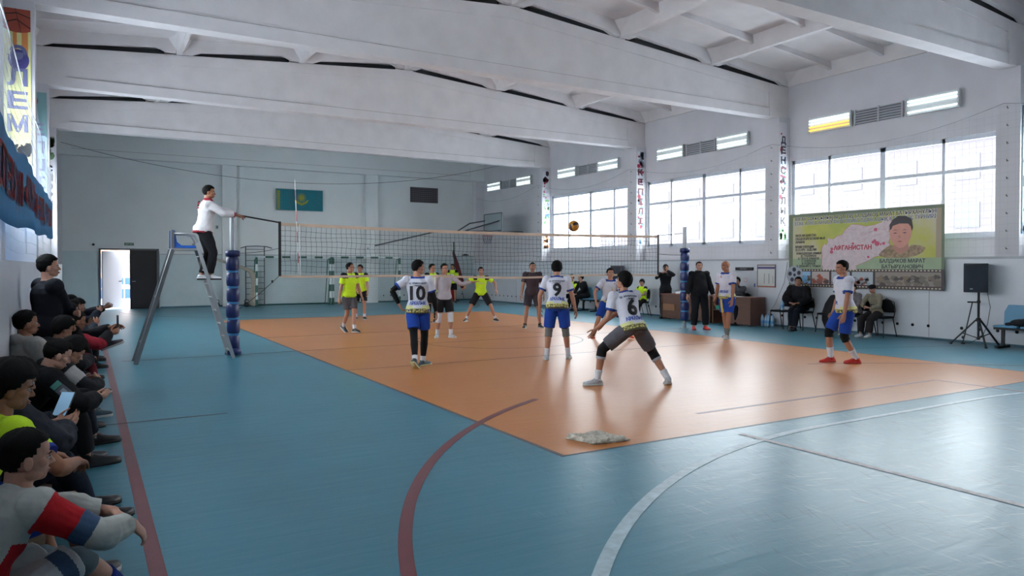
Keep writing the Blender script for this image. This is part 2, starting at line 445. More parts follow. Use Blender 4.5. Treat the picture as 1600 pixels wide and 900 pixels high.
# ---- world outside
M_snow = mat('snow', 'dfe4ea', .8, var=.04, vscale=.5)
g = struct('ground_outside', MB().box(-60, 90, -60, 110, -.35, -.15), M_snow)
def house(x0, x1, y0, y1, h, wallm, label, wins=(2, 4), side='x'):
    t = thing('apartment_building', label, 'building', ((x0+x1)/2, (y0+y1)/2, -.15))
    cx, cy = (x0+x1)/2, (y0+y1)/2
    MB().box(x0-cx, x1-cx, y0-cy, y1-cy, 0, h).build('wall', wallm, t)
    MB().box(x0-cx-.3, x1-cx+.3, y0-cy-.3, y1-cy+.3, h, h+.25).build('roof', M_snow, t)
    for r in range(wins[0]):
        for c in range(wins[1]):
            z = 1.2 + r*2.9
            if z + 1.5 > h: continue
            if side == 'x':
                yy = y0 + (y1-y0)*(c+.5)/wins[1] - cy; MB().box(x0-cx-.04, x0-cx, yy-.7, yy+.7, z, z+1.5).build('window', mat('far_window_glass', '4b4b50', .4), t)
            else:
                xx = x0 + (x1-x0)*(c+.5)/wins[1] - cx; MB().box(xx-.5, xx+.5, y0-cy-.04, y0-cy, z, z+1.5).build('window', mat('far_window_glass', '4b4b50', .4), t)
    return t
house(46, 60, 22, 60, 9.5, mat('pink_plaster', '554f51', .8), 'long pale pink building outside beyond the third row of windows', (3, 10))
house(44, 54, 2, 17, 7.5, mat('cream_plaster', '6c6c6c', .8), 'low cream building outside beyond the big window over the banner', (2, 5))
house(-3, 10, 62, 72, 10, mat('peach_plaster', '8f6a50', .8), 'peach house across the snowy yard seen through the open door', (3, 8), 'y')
# ================================================================== VOLLEYBALL NET AND POSTS
M_black = mat('black_plastic', '17181c', .5); M_blackfab = cloth('black_fabric', '121318')
M_alu = mat('brushed_aluminium', '8b8e93', .4, metal=.7); M_steel = mat('grey_painted_steel', '9a9ea4', .4, metal=.3)
M_string = mat('black_net_string', '22262b', .8); M_wstring = mat('white_net_string', 'c9cdd2', .8)
M_tape = mat('beige_net_tape', 'c3ab98', .8, var=.1)
M_pad = mat('dark_blue_vinyl_pad', '1b2a60', .35, var=.15); M_strap = mat('light_blue_strap', '3f83b8', .5)
NY = 14.22
def net_top(x): return 2.47 - .05*(x-3.27)/9.5 - .045*math.sin(math.pi*(x-3.27)/9.5)
NH = .98
t = thing('volleyball_net', 'black mesh volleyball net with beige tapes stretched across the court between the padded posts', 'net', (3.27, NY, 0))
def L_(x, y, z): return (x-3.27, y-NY, z)
mb = MB(); N_ = 38
def taper(mb, z_of, h, th=.006):
    for i in range(N_):
        xa, xb = 3.27+9.5*i/N_, 3.27+9.5*(i+1)/N_
        za, zb = z_of(xa), z_of(xb)
        mb.add([L_(xa,NY-th,za), L_(xb,NY-th,zb), L_(xb,NY+th,zb), L_(xa,NY+th,za), L_(xa,NY-th,za-h), L_(xb,NY-th,zb-h), L_(xb,NY+th,zb-h), L_(xa,NY+th,za-h)],
               [(0,1,2,3), (4,7,6,5), (0,4,5,1), (2,6,7,3), (0,3,7,4), (1,5,6,2)])
taper(mb, net_top, .06); mb.build('top_tape', M_tape, t)
mb = MB(); taper(mb, lambda x: net_top(x)-NH+.0+.02*math.sin(x*1.3), .045); mb.build('bottom_tape', M_tape, t)
mb = MB()
def wob(x, k): return .012*math.sin(x*2.1+k*1.7) + .008*math.sin(x*5.3+k)
for i in range(1, 95):
    x = 3.27 + .1*i; pts = [L_(x + wob(x, k)*.8*math.sin(math.pi*k/9), NY + .01*math.sin(x*3+k), net_top(x)-.06-(NH-.06)*k/9) for k in range(10)]
    mb.tube(pts, .0034, n=3)
for k in range(1, 10):
    pts = [L_(3.27+.19*i, NY + .01*math.sin((3.27+.19*i)*3+k), net_top(3.27+.19*i)-.06-(NH-.06)*k/9.6 + .8*wob(3.27+.19*i, k)) for i in range(51)]
    mb.tube(pts, .0034, n=3)
mb.build('netting', M_string, t)
for x, wd in ((3.27, .05), (12.77, .04)):
    mb = MB(); mb.box(x-3.27-wd/2, x-3.27+wd/2, -.012, .012, net_top(x)-NH-.04, net_top(x)+.02); mb.build('side_band', M_black, t)
# antenna, red and white
an = MB()
for k in range(9):
    z0 = 1.50 + .2*k; an.tube([L_(3.62-.0075*(k), NY-.03, z0), L_(3.62-.0075*(k+1), NY-.03, z0+.2)], .007, 6, mi=k % 2)
an.build('antenna', [mat('white_rod', 'dedede', .4), mat('red_rod', 'b03038', .4)], t)
an = MB(); an.bar(L_(3.64, NY-.02, 2.44), L_(3.66, NY-.02, 1.46), .035, .01); an.build('antenna_band', mat('pale_band', 'b9bcc0', .6), t)
def rope(a, b, r=.006, sag=0, n=8):
    a, b = V(a), V(b); return [a.lerp(b, i/n) - V((0,0,sag*4*(i/n)*(1-i/n))) for i in range(n+1)]
mb = MB(); mb.tube(rope(L_(3.27,NY,net_top(3.27)), L_(2.50,NY-.04,2.585)), .016, 6)
mb.build('top_rope', M_black, t)
mb = MB(); mb.tube(rope(L_(3.25,NY,1.98), L_(2.55,NY,1.88), sag=.02), .005, 5); mb.tube(rope(L_(3.27,NY,1.47), L_(2.50,NY,.83), sag=.03), .006, 5)
mb.ell(L_(3.13,NY,1.35), (.022,.02,.03), 8, 6)
mb.build('side_cord', M_string, t)
mb = MB(); mb.tube(rope(L_(12.77,NY,net_top(12.77)), L_(13.62,NY,2.5)), .006, 5); mb.tube(rope(L_(12.77,NY,1.95), L_(13.62,NY,1.93), sag=.01), .007, 5); mb.build('far_cord', M_string, t)

def post(x, ztop, padz0, padz1, n, label, tall):
    t = thing('net_post', label, 'post', (x, NY, 0), 0, None)
    MB().lathe((0,0,0), [(.0, 0), (.05, 0), (.05, ztop), (.048, ztop), (0, ztop)], 14).build('pole', M_steel, t)
    MB().box(-.09, .09, -.09, .09, 0, .015).build('base_plate', M_steel, t)
    h = (padz1-padz0)/n
    for k in range(n):
        z0 = padz0 + h*k; mb = MB(); j = .006*math.sin(k*2.3)
        mb.lathe((j, 0, z0), [(.08, 0), (.103, .012), (.115, h*.15), (.118, h*.45), (.114, h*.78), (.102, h*.88), (.09, h)], 16)
        mb.build('pad', M_pad, t, smooth=True)
        if k: MB().lathe((0,0,z0-h*.13), [(.09, 0), (.1, .01), (.1, h*.24), (.09, h*.25)], 16).build('strap', M_strap, t, smooth=True)
    MB().lathe((0,0,padz1-.02), [(.06,0), (.125, 0), (.13, .09), (.11, .11), (0, .115)], 16).build('pad_collar', M_pad, t, smooth=True)
    return t
p = post(2.42, 2.60, .10, 1.84, 6, 'grey net post in dark blue quilted padding beside the referee stand', 1)
MB().lathe((0,0,0), [(.1,0), (.15,.02), (.14,.1), (.1,.14)], 14).build('foot_pad', M_pad, p, smooth=True)
p = post(13.69, 2.66, .20, 2.02, 7, 'far net post in blue padding near the officials\' desks', 1)

# ---- volleyball
mb = MB(); r = .107
bm = bmesh.new(); bmesh.ops.create_icosphere(bm, subdivisions=5, radius=r)
me = bpy.data.meshes.new('volleyball'); 
M_y = mat('mustard_leather', 'b5761c', .5); M_n = mat('navy_leather', '1d1a26', .5)
me.materials.append(M_y); me.materials.append(M_n)
Q = Matrix.Rotation(R(35), 3, 'Y') @ Matrix.Rotation(R(25), 3, 'X')
for f in bm.faces:
    f.smooth = True; c = Q @ (f.calc_center_median() / r)
    a = [abs(c.x), abs(c.y), abs(c.z)]; i = a.index(max(a)); u, w_ = [(c.y, c.z), (c.z, c.x), (c.x, c.y)][i]
    s_ = (u + .25*math.sin(2.5*w_)) / a[i]
    f.material_index = 1 if abs(s_) < .3 else 0
bm.to_mesh(me); bm.free()
o = bpy.data.objects.new('volleyball', me); COL.objects.link(o); o.location = (8.15, 11.45, 2.41)
tag(o, 'mustard and navy volleyball in the air above the net', 'ball')

# ---- referee stand
t = thing('referee_stand', 'grey metal A-frame referee stand with blue plastic seat beside the left net post', 'referee stand', (1.55, 13.9, 0))
M_rs = mat('grey_stand_metal', '6f7276', .45, metal=.4); M_rl = mat('light_stand_metal', 'a2a5a8', .4, metal=.4); M_bs = mat('bright_blue_seat', '1f5fc0', .4)
for sy in (-.24, .24):
    m = MB(); m.bar((-.19, sy*.8, 1.95), (-.19, sy*.8, 2.26), .045, .05); m.bar((-.19, sy*.8, 1.93), (-.77, sy*1.15, 0), .045, .06); m.build('rear_leg', M_rs, t)
    m = MB(); m.bar((.19, sy*.8, 2.05), (.78, sy*1.1, 0), .045, .06); m.build('front_leg', M_rl, t)
    m = MB(); m.tube([(-.19, sy*.8, 2.2), (.05, sy*.8, 2.2), (.15, sy*.8, 2.17), (.2, sy*.8, 2.08), (.2, sy*.8, 1.98)], .018, 8); m.build('armrest', M_rl, t, smooth=True)
    MB().bar((-.2, sy*.8, 1.93), (.2, sy*.8, 1.93), .04, .04).build('side_rail', M_rl, t)
for k in range(8):
    f = (k+1.0)/8.6; c = V((.19, 0, 2.05)).lerp(V((.78, 0, 0)), f); wd = .19 + (.264-.19)*f
    MB().bar((c.x, -wd, c.z), (c.x, wd, c.z), .05, .02).build('rung', M_rl, t)
for z, f in ((.35, .82), (1.1, .42)):
    c = V((-.19, 0, 1.93)).lerp(V((-.77, 0, 0)), f); MB().bar((c.x, -.26, c.z), (c.x, .26, c.z), .03, .03).build('crossbar', M_rs, t)
m = MB(); m.prism([(-.17, 1.955), (.18, 1.955), (.2, 1.985), (.15, 2.0), (-.05, 2.0), (-.12, 2.06), (-.15, 2.26), (-.185, 2.26), (-.185, 1.96)], -.18, .18); m.build('seat', M_bs, t, bevel=.008)

# ---- towel on the floor
t = MB(); nx, ny = 34, 26; 
def th(u, v, z0): return z0 + .005*math.sin(9*u+3*v) + .003*math.sin(24*v - 7*u) + .0035*math.sin(33*v+6*u) + .005*math.sin(5*v+1)
vs = []; fs = []
A, B_, D_, E_ = V((3.96, 5.70)), V((4.06, 5.36)), V((4.42, 5.32)), V((4.36, 5.66))
for layer in (0, 1):
    for j in range(ny+1):
        for i in range(nx+1):
            u, v = i/nx, j/ny
            p = A.lerp(B_, v).lerp(E_.lerp(D_, v), u)
            e = min(u, 1-u, v, 1-v); edge = min(1, e/.05)
            z = .004 if layer == 0 else .008 + (th(u*1.2, v*1.2, .036)) * edge**.5
            if layer: p = p + V((.012*math.sin(v*17), .012*math.sin(u*15)))
            vs.append((p.x, p.y, max(z, .003 + .002*layer)))
n1 = (nx+1)*(ny+1)
for j in range(ny):
    for i in range(nx):
        a = j*(nx+1)+i; q = (a, a+1, a+nx+2, a+nx+1)
        fs.append(tuple(x+n1 for x in q)); fs.append(tuple(reversed(q)))
rim = [i for i in range(nx+1)] + [j*(nx+1)+nx for j in range(1, ny+1)] + [ny*(nx+1)+i for i in range(nx-1, -1, -1)] + [j*(nx+1) for j in range(ny-1, 0, -1)]
for k in range(len(rim)):
    a, b = rim[k], rim[(k+1) % len(rim)]; fs.append((a, b, b+n1, a+n1))
t.add(vs, fs)
for k in range(7):
    f = k/6; c = B_.lerp(D_, f); t.ell((c.x-.005, c.y+.012, .016), (.034,.014,.012), 10, 6)
o = t.build('folded_floor_cloth', mat('grey_beige_towelling', 'beb6a8', .95, var=.35, vscale=30, bump=.6, bscale=90), smooth=True)
tag(o, 'folded grey-beige floor cloth lying on the near corner of the orange court', 'cloth')

# ================================================================== BACK WALL
M_dleaf = mat('dark_brown_door', '241f22', .5, var=.1); M_wleaf = mat('off_white_door', 'a3a0a6', .5)
mb = MB(); mb.box(DX0-.06, DX0, YB-.08, YB+.1, 0, DZ+.06); mb.box(DX1, DX1+.07, YB-.08, YB+.1, 0, DZ+.06); mb.box(DX0, DX1, YB-.08, YB+.1, DZ, DZ+.06)
struct('door_1', mb, mat('grey_door_frame', '5a5c60', .5))
mb = MB(); mb.box(1.62, DX1, YB+.0, YB+.06, .0, DZ)
for x0_, x1_ in ((1.68, 2.46),):
    for z0_, z1_ in ((.15, 1.05), (1.2, 2.1)): mb.box(x0_+.06, x1_-.06, YB-.012, YB, z0_, z1_)
o = struct('door_2', mb, M_dleaf); h = MB().bar((1.70, YB-.05, 1.05), (1.82, YB-.05, 1.05), .025, .025); h.box(1.69, 1.71, YB-.05, YB, 1.04, 1.06); h = h.build('door_handle', M_steel, o); h['kind'] = 'structure'
a0 = V((.70, YB+.08, 0)); d_ = V((math.cos(R(38)), math.sin(R(38)), 0))
mb = MB(); c = a0 + d_*.42; mb.obox((c.x, c.y, 1.12), d_*.42, V((-d_.y, d_.x, 0))*.025, (0,0,1.08))
o = struct('door_3', mb, M_wleaf); h = MB(); c = a0 + d_*.76 + V((d_.y, -d_.x, 0))*.05; h.obox((c.x, c.y, 1.05), d_*.06, V((-d_.y, d_.x, 0))*.012, (0,0,.015)); h = h.build('door_handle', M_black, o); h['kind'] = 'structure'
# outside the door: snow, blue fence band, wrought circles
t = thing('yard_fence', 'white and blue yard fence with metal circles seen through the open door', 'fence', (2, 44, -.15))
MB().box(-6, 8, 0, .2, .05, .55).build('lower_panel', mat('bright_blue_fence', '0c3a70', .5), t)
MB().box(-6, 8, .02, .22, .62, 1.15).build('upper_panel', mat('bright_blue_fence', '0c3a70', .5), t)
m = MB()
for x in range(-6, 8, 2):
    m.prism([(x+.5*math.cos(a), .58+.22*math.sin(a)) for a in [math.pi*k/8 for k in range(9)]], -.02, .02)
m.build('half_moon_panel', mat('white_fence', 'a9adb4', .6), t)
m = MB()
for x in [k*.66-6 for k in range(21)]:
    pts = [(x+.28*math.cos(2*math.pi*k/20), 0, 2.1+.28*math.sin(2*math.pi*k/20)) for k in range(21)]
    m.tube(pts, .022, 5)
m.bar((-6,0,2.95), (8,0,2.95), .05); m.bar((-6,0,1.4), (8,0,1.4), .04)
for x in range(-6, 9, 2): m.bar((x,0,0), (x,0,3), .07)
m.build('railing', mat('pale_grey_railing', '70767e', .6), t)
# exit sign
t = thing('exit_sign', 'small green exit sign on the wall above the open double door', 'sign', (1.6, YB-.02, 2.47))
MB().box(-.16, .16, -.015, .02, -.05, .05).build('plate', mat('green_sign', '2c5a48', .5), t)
text_mb('ШЫҒУ EXIT', .07, origin=(0, -.017, 0), maxw=.26).build('lettering', mat('white_letter', 'd8e4dc', .6), t)
# flag
t = thing('flag', 'turquoise flag with yellow sun and eagle hung on the back wall', 'flag', (8.04, YB-.10, 4.43))
M_fl = mat('turquoise_cloth', '17808f', .7, var=.06); M_fy = mat('yellow_flag_print', 'a9a92e', .7)
MB().box(-.98, .98, -.01, .01, -.44, .44).build('cloth', M_fl, t)
m = MB(); m.lathe((.07, -.016, .10), [(0,0), (.12,0), (.12,.006), (0,.006)], 20, axis='y')
for k in range(24):
    a = 2*math.pi*k/24; m.obox((.07+.165*math.cos(a), -.013, .10+.165*math.sin(a)), (.03*math.cos(a),0,.03*math.sin(a)), (0,.003,0), (-.008*math.sin(a),0,.008*math.cos(a)))
m.build('sun_emblem', M_fy, t)
m = MB()
for s_ in (-1, 1):
    m.prism([(.07, -.13), (.07+s_*.12, -.08), (.07+s_*.26, .02), (.07+s_*.30, .0), (.07+s_*.24, -.10), (.07+s_*.14, -.17), (.07, -.22)], -.02, -.012)
m.build('eagle_emblem', M_fy, t)
m = MB()
for k in range(8): m.box(-.93, -.85, -.018, -.01, -.40+.1*k, -.33+.1*k); m.box(-.90, -.88, -.019, -.01, -.42+.1*k, -.32+.1*k)
m.box(-.955, -.945, -.017, -.01, -.43, .43); m.box(-.835, -.825, -.017, -.01, -.43, .43)
m.build('ornament_strip', M_fy, t)
def cage(name, label, x0, x1, z0, z1, y, step):
    mb = MB()
    for k in range(int((x1-x0)/step)+1): x = x0+k*step; mb.bar((x, y, z0), (x, y, z1), .006)
    for k in range(int((z1-z0)/step)+1): z = z0+k*step; mb.bar((x0, y, z), (x1, y, z), .006)
    return tag(mb.build(name, mat('grey_wire', '45525a', .6)), label, 'mesh')
cage('wire_mesh', 'grey wire mesh covering the turquoise flag on the back wall', 7.04, 9.04, 3.97, 4.89, YB-.14, .1)
# vent
t = thing('wall_vent', 'dark ventilation grille high on the back wall right of the flag', 'vent', (13.8, YB-.03, 4.93))
MB().box(-.66, .66, -.0, .03, -.32, .32).build('backing', mat('dark_brown_vent', '3a3236', .8), t)
m = MB()
for k in range(14): m.bar((-.66+.1*k, -.015, -.32), (-.66+.1*k, -.015, .32), .014)
for k in range(8): m.bar((-.66, -.015, -.32+.09*k), (.66, -.015, -.32+.09*k), .014)
m.build('grille', mat('grey_vent_wire', '77757c', .7), t)
MB().box(-.69,.69,-.02,.02,-.35,-.32).box(-.69,.69,-.02,.02,.32,.35).box(-.69,-.66,-.02,.02,-.32,.32).box(.66,.69,-.02,.02,-.32,.32).build('frame', mat('dark_brown_vent', '3a3236', .8), t)
# cable across the hall in front of the back wall
mb = MB(); pts = [V((CXL, 30.6, 6.05)).lerp(V((XR-.02, 29.5, 6.3)), i/24) - V((0,0,1.15*4*(i/24)*(1-i/24))) for i in range(25)]
mb.tube(pts, .008, 5); o = mb.build('sagging_cable', M_string); tag(o, 'thin dark cable sagging across the hall in front of the back wall', 'cable')

# handball goals
M_gg = mat('dark_green_metal', '2f5a50', .5); M_gw = mat('white_goal_paint', 'cfd8d8', .5); M_gn = mat('pale_green_net', 'b5c4bf', .9)
def goal(x, y, label):
    W_, H_, D = 3.0, 2.0, .75
    t = thing('handball_goal', label, 'goal', (x, y, 0), 0, None)
    for s_ in (0, 1):
        m = MB()
        for k in range(7): m.box(s_*W_-.04, s_*W_+.04, -.04, .04, k*H_/7, (k+1)*H_/7, mi=k % 2)
        m.build('upright', [M_gg, M_gw], t)
        m = MB(); m.tube([(s_*W_, 0, H_-.02), (s_*W_, .35, H_-.1), (s_*W_, D, .05)], .02, 6); m.tube([(s_*W_, 0, .03), (s_*W_, D, .03)], .02, 6); m.build('side_frame', M_gg, t)
    m = MB()
    for k in range(9): m.box(k*W_/9, (k+1)*W_/9, -.04, .04, H_-.04, H_+.04, mi=(k+1) % 2)
    m.build('crossbar', [M_gg, M_gw], t)
    MB().tube([(0, D, .03), (W_, D, .03)], .025, 6).build('rear_bar', M_gg, t)
    m = MB(); n = 30
    def P(u, v): # back net
        yy = .05 + (D-.08)*v**.8; z = (H_-.04)*(1-v) + .03
        return (u*W_, yy + .03*math.sin(u*9+v*4), z + .02*math.sin(u*7))
    for i in range(n+1): m.tube([P(i/n, k/10) for k in range(11)], .0035, 3)
    for k in range(18): m.tube([P(i/15, k/18) for i in range(16)], .0035, 3)
    for s_ in (0, 1):
        for k in range(1, 8): m.tube([(s_*W_, .0, .25*k), (s_*W_, D*(1-(.25*k/H_))**1.25, .25*k)], .0035, 3)
        for k in range(1, 6): m.tube([(s_*W_, .12*k, .02), (s_*W_, .12*k, H_*(1-(.12*k/D)**.8))], .0035, 3)
    m.build('net', M_gn, t); return t
goal(6.10, 30.5, 'green and white handball goal against the back wall nearest the padded post')
goal(9.22, 30.5, 'green and white handball goal against the back wall behind the yellow shirted players')
# wall bars with pull-up handles
t = thing('wall_bars', 'dark metal wall bars with curved pull-up handles left of the goals', 'wall bars', (6.18, 31.2, 0))
for s_ in (-.37, .37): MB().bar((s_, 0, .0), (s_, 0, 2.42), .035).build('upright', mat('dark_grey_metal', '4a4f55', .5, metal=.3), t)
for k in range(10): MB().bar((-.37, 0, .25+.23*k), (.37, 0, .25+.23*k), .022).build('rung', mat('dark_grey_metal', '4a4f55', .5, metal=.3), t)
MB().tube([(-.62, -.3, 2.36), (-.4, -.28, 2.43), (0, -.27, 2.45), (.4, -.28, 2.43), (.62, -.3, 2.36)], .02, 6).build('pull_up_bar', mat('dark_grey_metal', '4a4f55', .5, metal=.3), t)
for s_ in (-.37, .37): MB().bar((s_, 0, 2.42), (s_, -.28, 2.43), .025).build('bracket', mat('dark_grey_metal', '4a4f55', .5, metal=.3), t)
# bundled beige net
mb = MB(); pts = [(3.9,31.15,2.2),(4.4,31.1,2.02),(4.9,31.05,1.82),(5.35,31.0,1.66),(5.7,30.95,1.55),(5.95,30.9,1.42),(6.08,30.9,1.1),(6.1,30.9,.7),(6.05,30.9,.3),(6.02,30.9,.02)]
mb.tube(pts, [.03,.04,.05,.06,.07,.10,.13,.15,.17,.19], 12)
for k in range(6):
    a = k*1.05; mb.tube([(p[0]+.8*r_*math.cos(a+i*.5), p[1]+.8*r_*math.sin(a+i*.5), p[2]) for i, (p, r_) in enumerate(zip(pts, [.03,.04,.05,.06,.07,.10,.13,.15,.17,.19]))], [.012+.02*i/9 for i in range(10)], 6)
o = mb.build('bundled_net', mat('beige_bundled_net', 'b3ab9d', .95, var=.25, vscale=20, bump=.6, bscale=60), smooth=True)
tag(o, 'beige bundled net drooping down beside the wall bars', 'net')
# kettlebells
def kettlebell(x, y, label):
    t = thing('kettlebell', label, 'kettlebell', (x, y, 0))
    MB().lathe((0,0,0), [(.0,0), (.07,0), (.10,.05), (.105,.1), (.08,.16), (.04,.19), (0,.19)], 16).build('weight', M_black, t, smooth=True)
    MB().tube([(-.05,0,.16), (-.075,0,.23), (-.05,0,.28), (0,0,.29), (.05,0,.28), (.075,0,.23), (.05,0,.16)], .014, 8).build('handle', M_black, t, smooth=True)
kettlebell(4.66, 30.9, 'black kettlebell alone on the floor left of the padded post')
kettlebell(5.72, 30.6, 'black kettlebell standing below the wall bars')
kettlebell(5.30, 30.75, 'black kettlebell just right of the padded post')
# basketball backboard folded to the right wall, with support arms
t = thing('basketball_hoop', 'glass basketball backboard with rim on long steel arms in the far right corner', 'basketball hoop', (15.2, 27.3, 3.2))
MB().box(-.012, .012, -.75, .75, -.05, .65).build('backboard', mat('pale_clear_board', '8f9aa0', .3), t)
M_dk = mat('dark_grey_metal', '4a4f55', .5, metal=.3)
m = MB(); m.bar((0,-.77,-.07), (0,.77,-.07), .04); m.bar((0,-.77,.67), (0,.77,.67), .04); m.bar((0,-.77,-.07), (0,-.77,.67), .04); m.bar((0,.77,-.07), (0,.77,.67), .04); m.build('board_frame', M_dk, t)
m = MB(); m.tube([(-.05-.22+.22*math.cos(2*math.pi*k/20), .22*math.sin(2*math.pi*k/20), -.28) for k in range(21)], .012, 6); m.bar((0,0,-.28), (-.05,0,-.28), .1, .03); m.build('rim', mat('faded_orange_rim', 'a0605a', .5), t)
m = MB()
for k in range(12):
    a = 2*math.pi*k/12; m.tube([(-.27+.22*math.cos(a), .22*math.sin(a), -.29), (-.27+.13*math.cos(a+.25), .13*math.sin(a+.25), -.62)], .006, 4); m.tube([(-.27+.22*math.cos(a), .22*math.sin(a), -.29), (-.27+.13*math.cos(a-.25), .13*math.sin(a-.25), -.62)], .006, 4)
m.build('rim_net', mat('purple_hoop_net', '6f6478', .9), t)
m = MB(); m.bar((0,.5,-.05), (-1.6,2.6,-.05), .07); m.bar((0,-.5,-.1), (1.2,-.5,-.1), .05); m.bar((0,.5,.5), (1.25,1.5,.5), .04); m.tube([(0,.7,.4), (-.5,1.2,.3), (-.8,1.8,-.02)], .03, 6); m.tube([(0,-.6,.35), (-.7,1.2,-.02)], .03, 6)
m.bar((-1.6,2.6,-.05), (-4.2,4.1,-.75), .06); m.bar((-4.2,3.9,-.75), (-4.2,4.1,-3.1), .05); m.build('support_arm', M_dk, t)
# flag poles and red mat
t = thing('folded_mat', 'bright red gym mat standing on edge by the back wall behind the players', 'mat', (14.3, 30.6, 0))
MB().box(-.9, .75, -.08, .08, 0, .62).build('mat_body', mat('red_vinyl', '9e1f2c', .5, var=.1), t, bevel=.02)
MB().box(-.5, -.1, -.10, -.078, .2, .55).box(-.9, .75, -.09, -.078, .30, .315).build('handle_patch', mat('dark_red_vinyl', '6d1420', .5), t)
t = thing('rolled_flag', 'dark red flag rolled around a pole leaning by the back wall', 'flag', (15.05, 30.5, 0))
MB().tube([(.35,-.05,.1), (.02,.4,2.4)], .015, 6).build('pole', M_dk, t)
MB().tube([(.32,0,.55), (.26,.1,.9), (.16,.25,1.6), (.05,.4,2.2), (.02,.42,2.34)], [(.05,.04), (.17,.06), (.12,.05), (.07,.05), (.03,.03)], 12).build('rolled_cloth', mat('maroon_cloth', '6b2029', .85, var=.2, bump=.4, bscale=20), t, smooth=True)
t = thing('flag_pole', 'dark green pole standing by the back wall left of the rolled red flag', 'pole', (14.9, 30.3, 0))
MB().tube([(0,0,.03), (0,.2,2.75)], .03, 8).build('shaft', mat('dark_green_pole', '26332f', .6), t)
MB().lathe((0,0,0), [(0,0), (.18,0), (.16,.04), (.04,.08), (0,.08)], 14).build('base', M_dk, t)
# small things on the back wall
t = thing('ceiling_spotlight', 'small dark lamp bracket on the grey back wall ledge left of the leaning flag', 'lamp', (15.9, YB-.12, 2.13))
MB().prism([(-.2,0), (.2,0), (.06,.07), (-.06,.07)], -.05, .05).build('shade', M_black, t)
t = thing('wall_camera', 'tiny black camera dome on the back wall left of the exit sign', 'camera', (.42, YB-.03, 2.44))
MB().lathe((0,-.04,0), [(0,-.03), (.03,-.02), (.045,.0), (.045,.04)], 12, axis='y').build('dome', M_black, t)
MB().lathe((0,.0,0), [(.055,0), (.055,.02)], 12, axis='y').build('mount', M_white, t)
t = thing('light_switch', 'small switch on the back wall pilaster above the padded post', 'switch', (4.75, YB-.02, 3.2))
MB().box(-.05,.05,-.02,.02,-.07,.07).build('plate', mat('grey_switch', '9ba2a6', .5), t); MB().box(-.02,.02,-.03,-.018,-.03,.03).build('rocker', M_dk, t)
# ================================================================== RIGHT WALL
# fluorescent fittings and vent grilles above the windows
M_tubec = mat('cool_tube', 'f4fbff', .4, emit='eafaff', estr=1.3); M_tubey = mat('warm_tube', 'ffe08a', .4, emit='ffc63c', estr=.9)
M_fit = mat('white_fitting', 'c4c8c8', .5); M_grl = mat('grey_grille', 'b6b7bb', .6)
def fitting(y0, y1, z0, label, cols=(0,0,0,0), strength=None):
    t = thing('fluorescent_lamp', label, 'lamp', (XR-.012, (y0+y1)/2, z0), 0, None)
    L2 = (y1-y0)/2
    MB().box(-.09, 0, -L2, L2, -.04, .35).build('housing', M_fit, t)
    MB().box(-.13, -.085, -L2-.02, -L2+.02, -.05, .36).build('end_cap', M_fit, t); MB().box(-.13, -.085, L2-.02, L2+.02, -.05, .36).build('end_cap', M_fit, t)
    for k, c in enumerate(cols):
        if c is None: continue
        MB().tube([(-.115, -L2+.02, .02+.085*k), (-.115, L2-.02, .02+.085*k)], .017, 8).build('tube', (M_tubec, M_tubey)[c], t, smooth=True)
def grille(y0, y1, label):
    t = thing('vent_grille', label, 'vent', (XR, (y0+y1)/2, 5.2)); L2 = (y1-y0)/2
    MB().box(-.02, 0, -L2, L2, -.02, .34).build('backing', mat('dark_vent', '77797e', .8), t)
    m = MB()
    for k in range(6): m.box(-.06, -.02, -L2, L2, .0+.062*k, .022+.062*k)
    for f in (-1, -.02, 1): m.box(-.065, -.02, f*L2-.02, f*L2+.02, -.03, .35)
    m.build('louvre', M_grl, t)
wn = ['above the nearest bay out over the viewer', 'above the window over the banner', 'above the window behind the far net post', 'above the third window from the front', 'in the windowless far corner bay']
for b in range(0, 5):
    o = 13.42 + 5.92*(b-2)          # far edge of bay b
    if b == 0: continue
    yA, yB_ = o+5.92, o
    base = 7.5 + 5.92*(b-1)
    y = lambda v: base + v - 7.5
    fitting(y(11.5), y(12.72), 5.2, 'left fluorescent lamp ' + wn[b] + (', its lower tubes glowing yellow' if b == 1 else ''), (1,1,0,0) if b == 1 else (0,0,None,0))
    grille(y(10.2), y(11.42), 'grey vent grille between two lamps ' + wn[b])
    fitting(y(8.87), y(10.04), 5.2, 'right fluorescent lamp ' + wn[b], (0,None,0,0) if b == 1 else (0,0,None,0))

# vertical poster strips on the column faces
def poster(x0, x1, y, z0, z1, word, label, bgc, letc, art, lz0, lz1, lsz, sidecol=None):
    t = thing('column_poster', label, 'poster', ((x0+x1)/2, y, z0)); w2 = (x1-x0)/2; H = z1-z0
    MB().box(-w2, w2, -.012, 0, 0, H).build('panel', bgc, t)
    for nm, m_, fn in art:
        q = MB(); fn(q, w2, H); q.build(nm, m_, t)
    q = MB(); n = len(word)
    for i, ch in enumerate(word):
        z = lz1 - z0 - (lz1-lz0)*(i+.5)/n
        text_mb(ch, lsz*.95, q, (0, -.016, z), (1,0,0), (0,0,1), .004, 0, maxw=min(w2*1.5, lsz*.75), bold=.03)
    q.build('lettering', letc, t)
    return t
def blobs(seed, n, zr, smax):
    def f(q, w2, H):
        r_ = random.Random(seed)
        for _ in range(n):
            z = H*(zr[0] + (zr[1]-zr[0])*r_.random()); x = (r_.random()*1.6-.8)*w2; s_ = smax*(.4+.6*r_.random()); s2 = s_*(.5+r_.random())
            pts = []
            for k in range(7):
                a = 2*math.pi*k/7; px = max(-w2, min(w2, x+s_*math.cos(a)*(.7+.5*r_.random()))); pz = max(0, min(H, z+s2*math.sin(a)*(.7+.5*r_.random()))); pts.append((px, pz))
            q.prism(pts, -.0145, -.011)
    return f
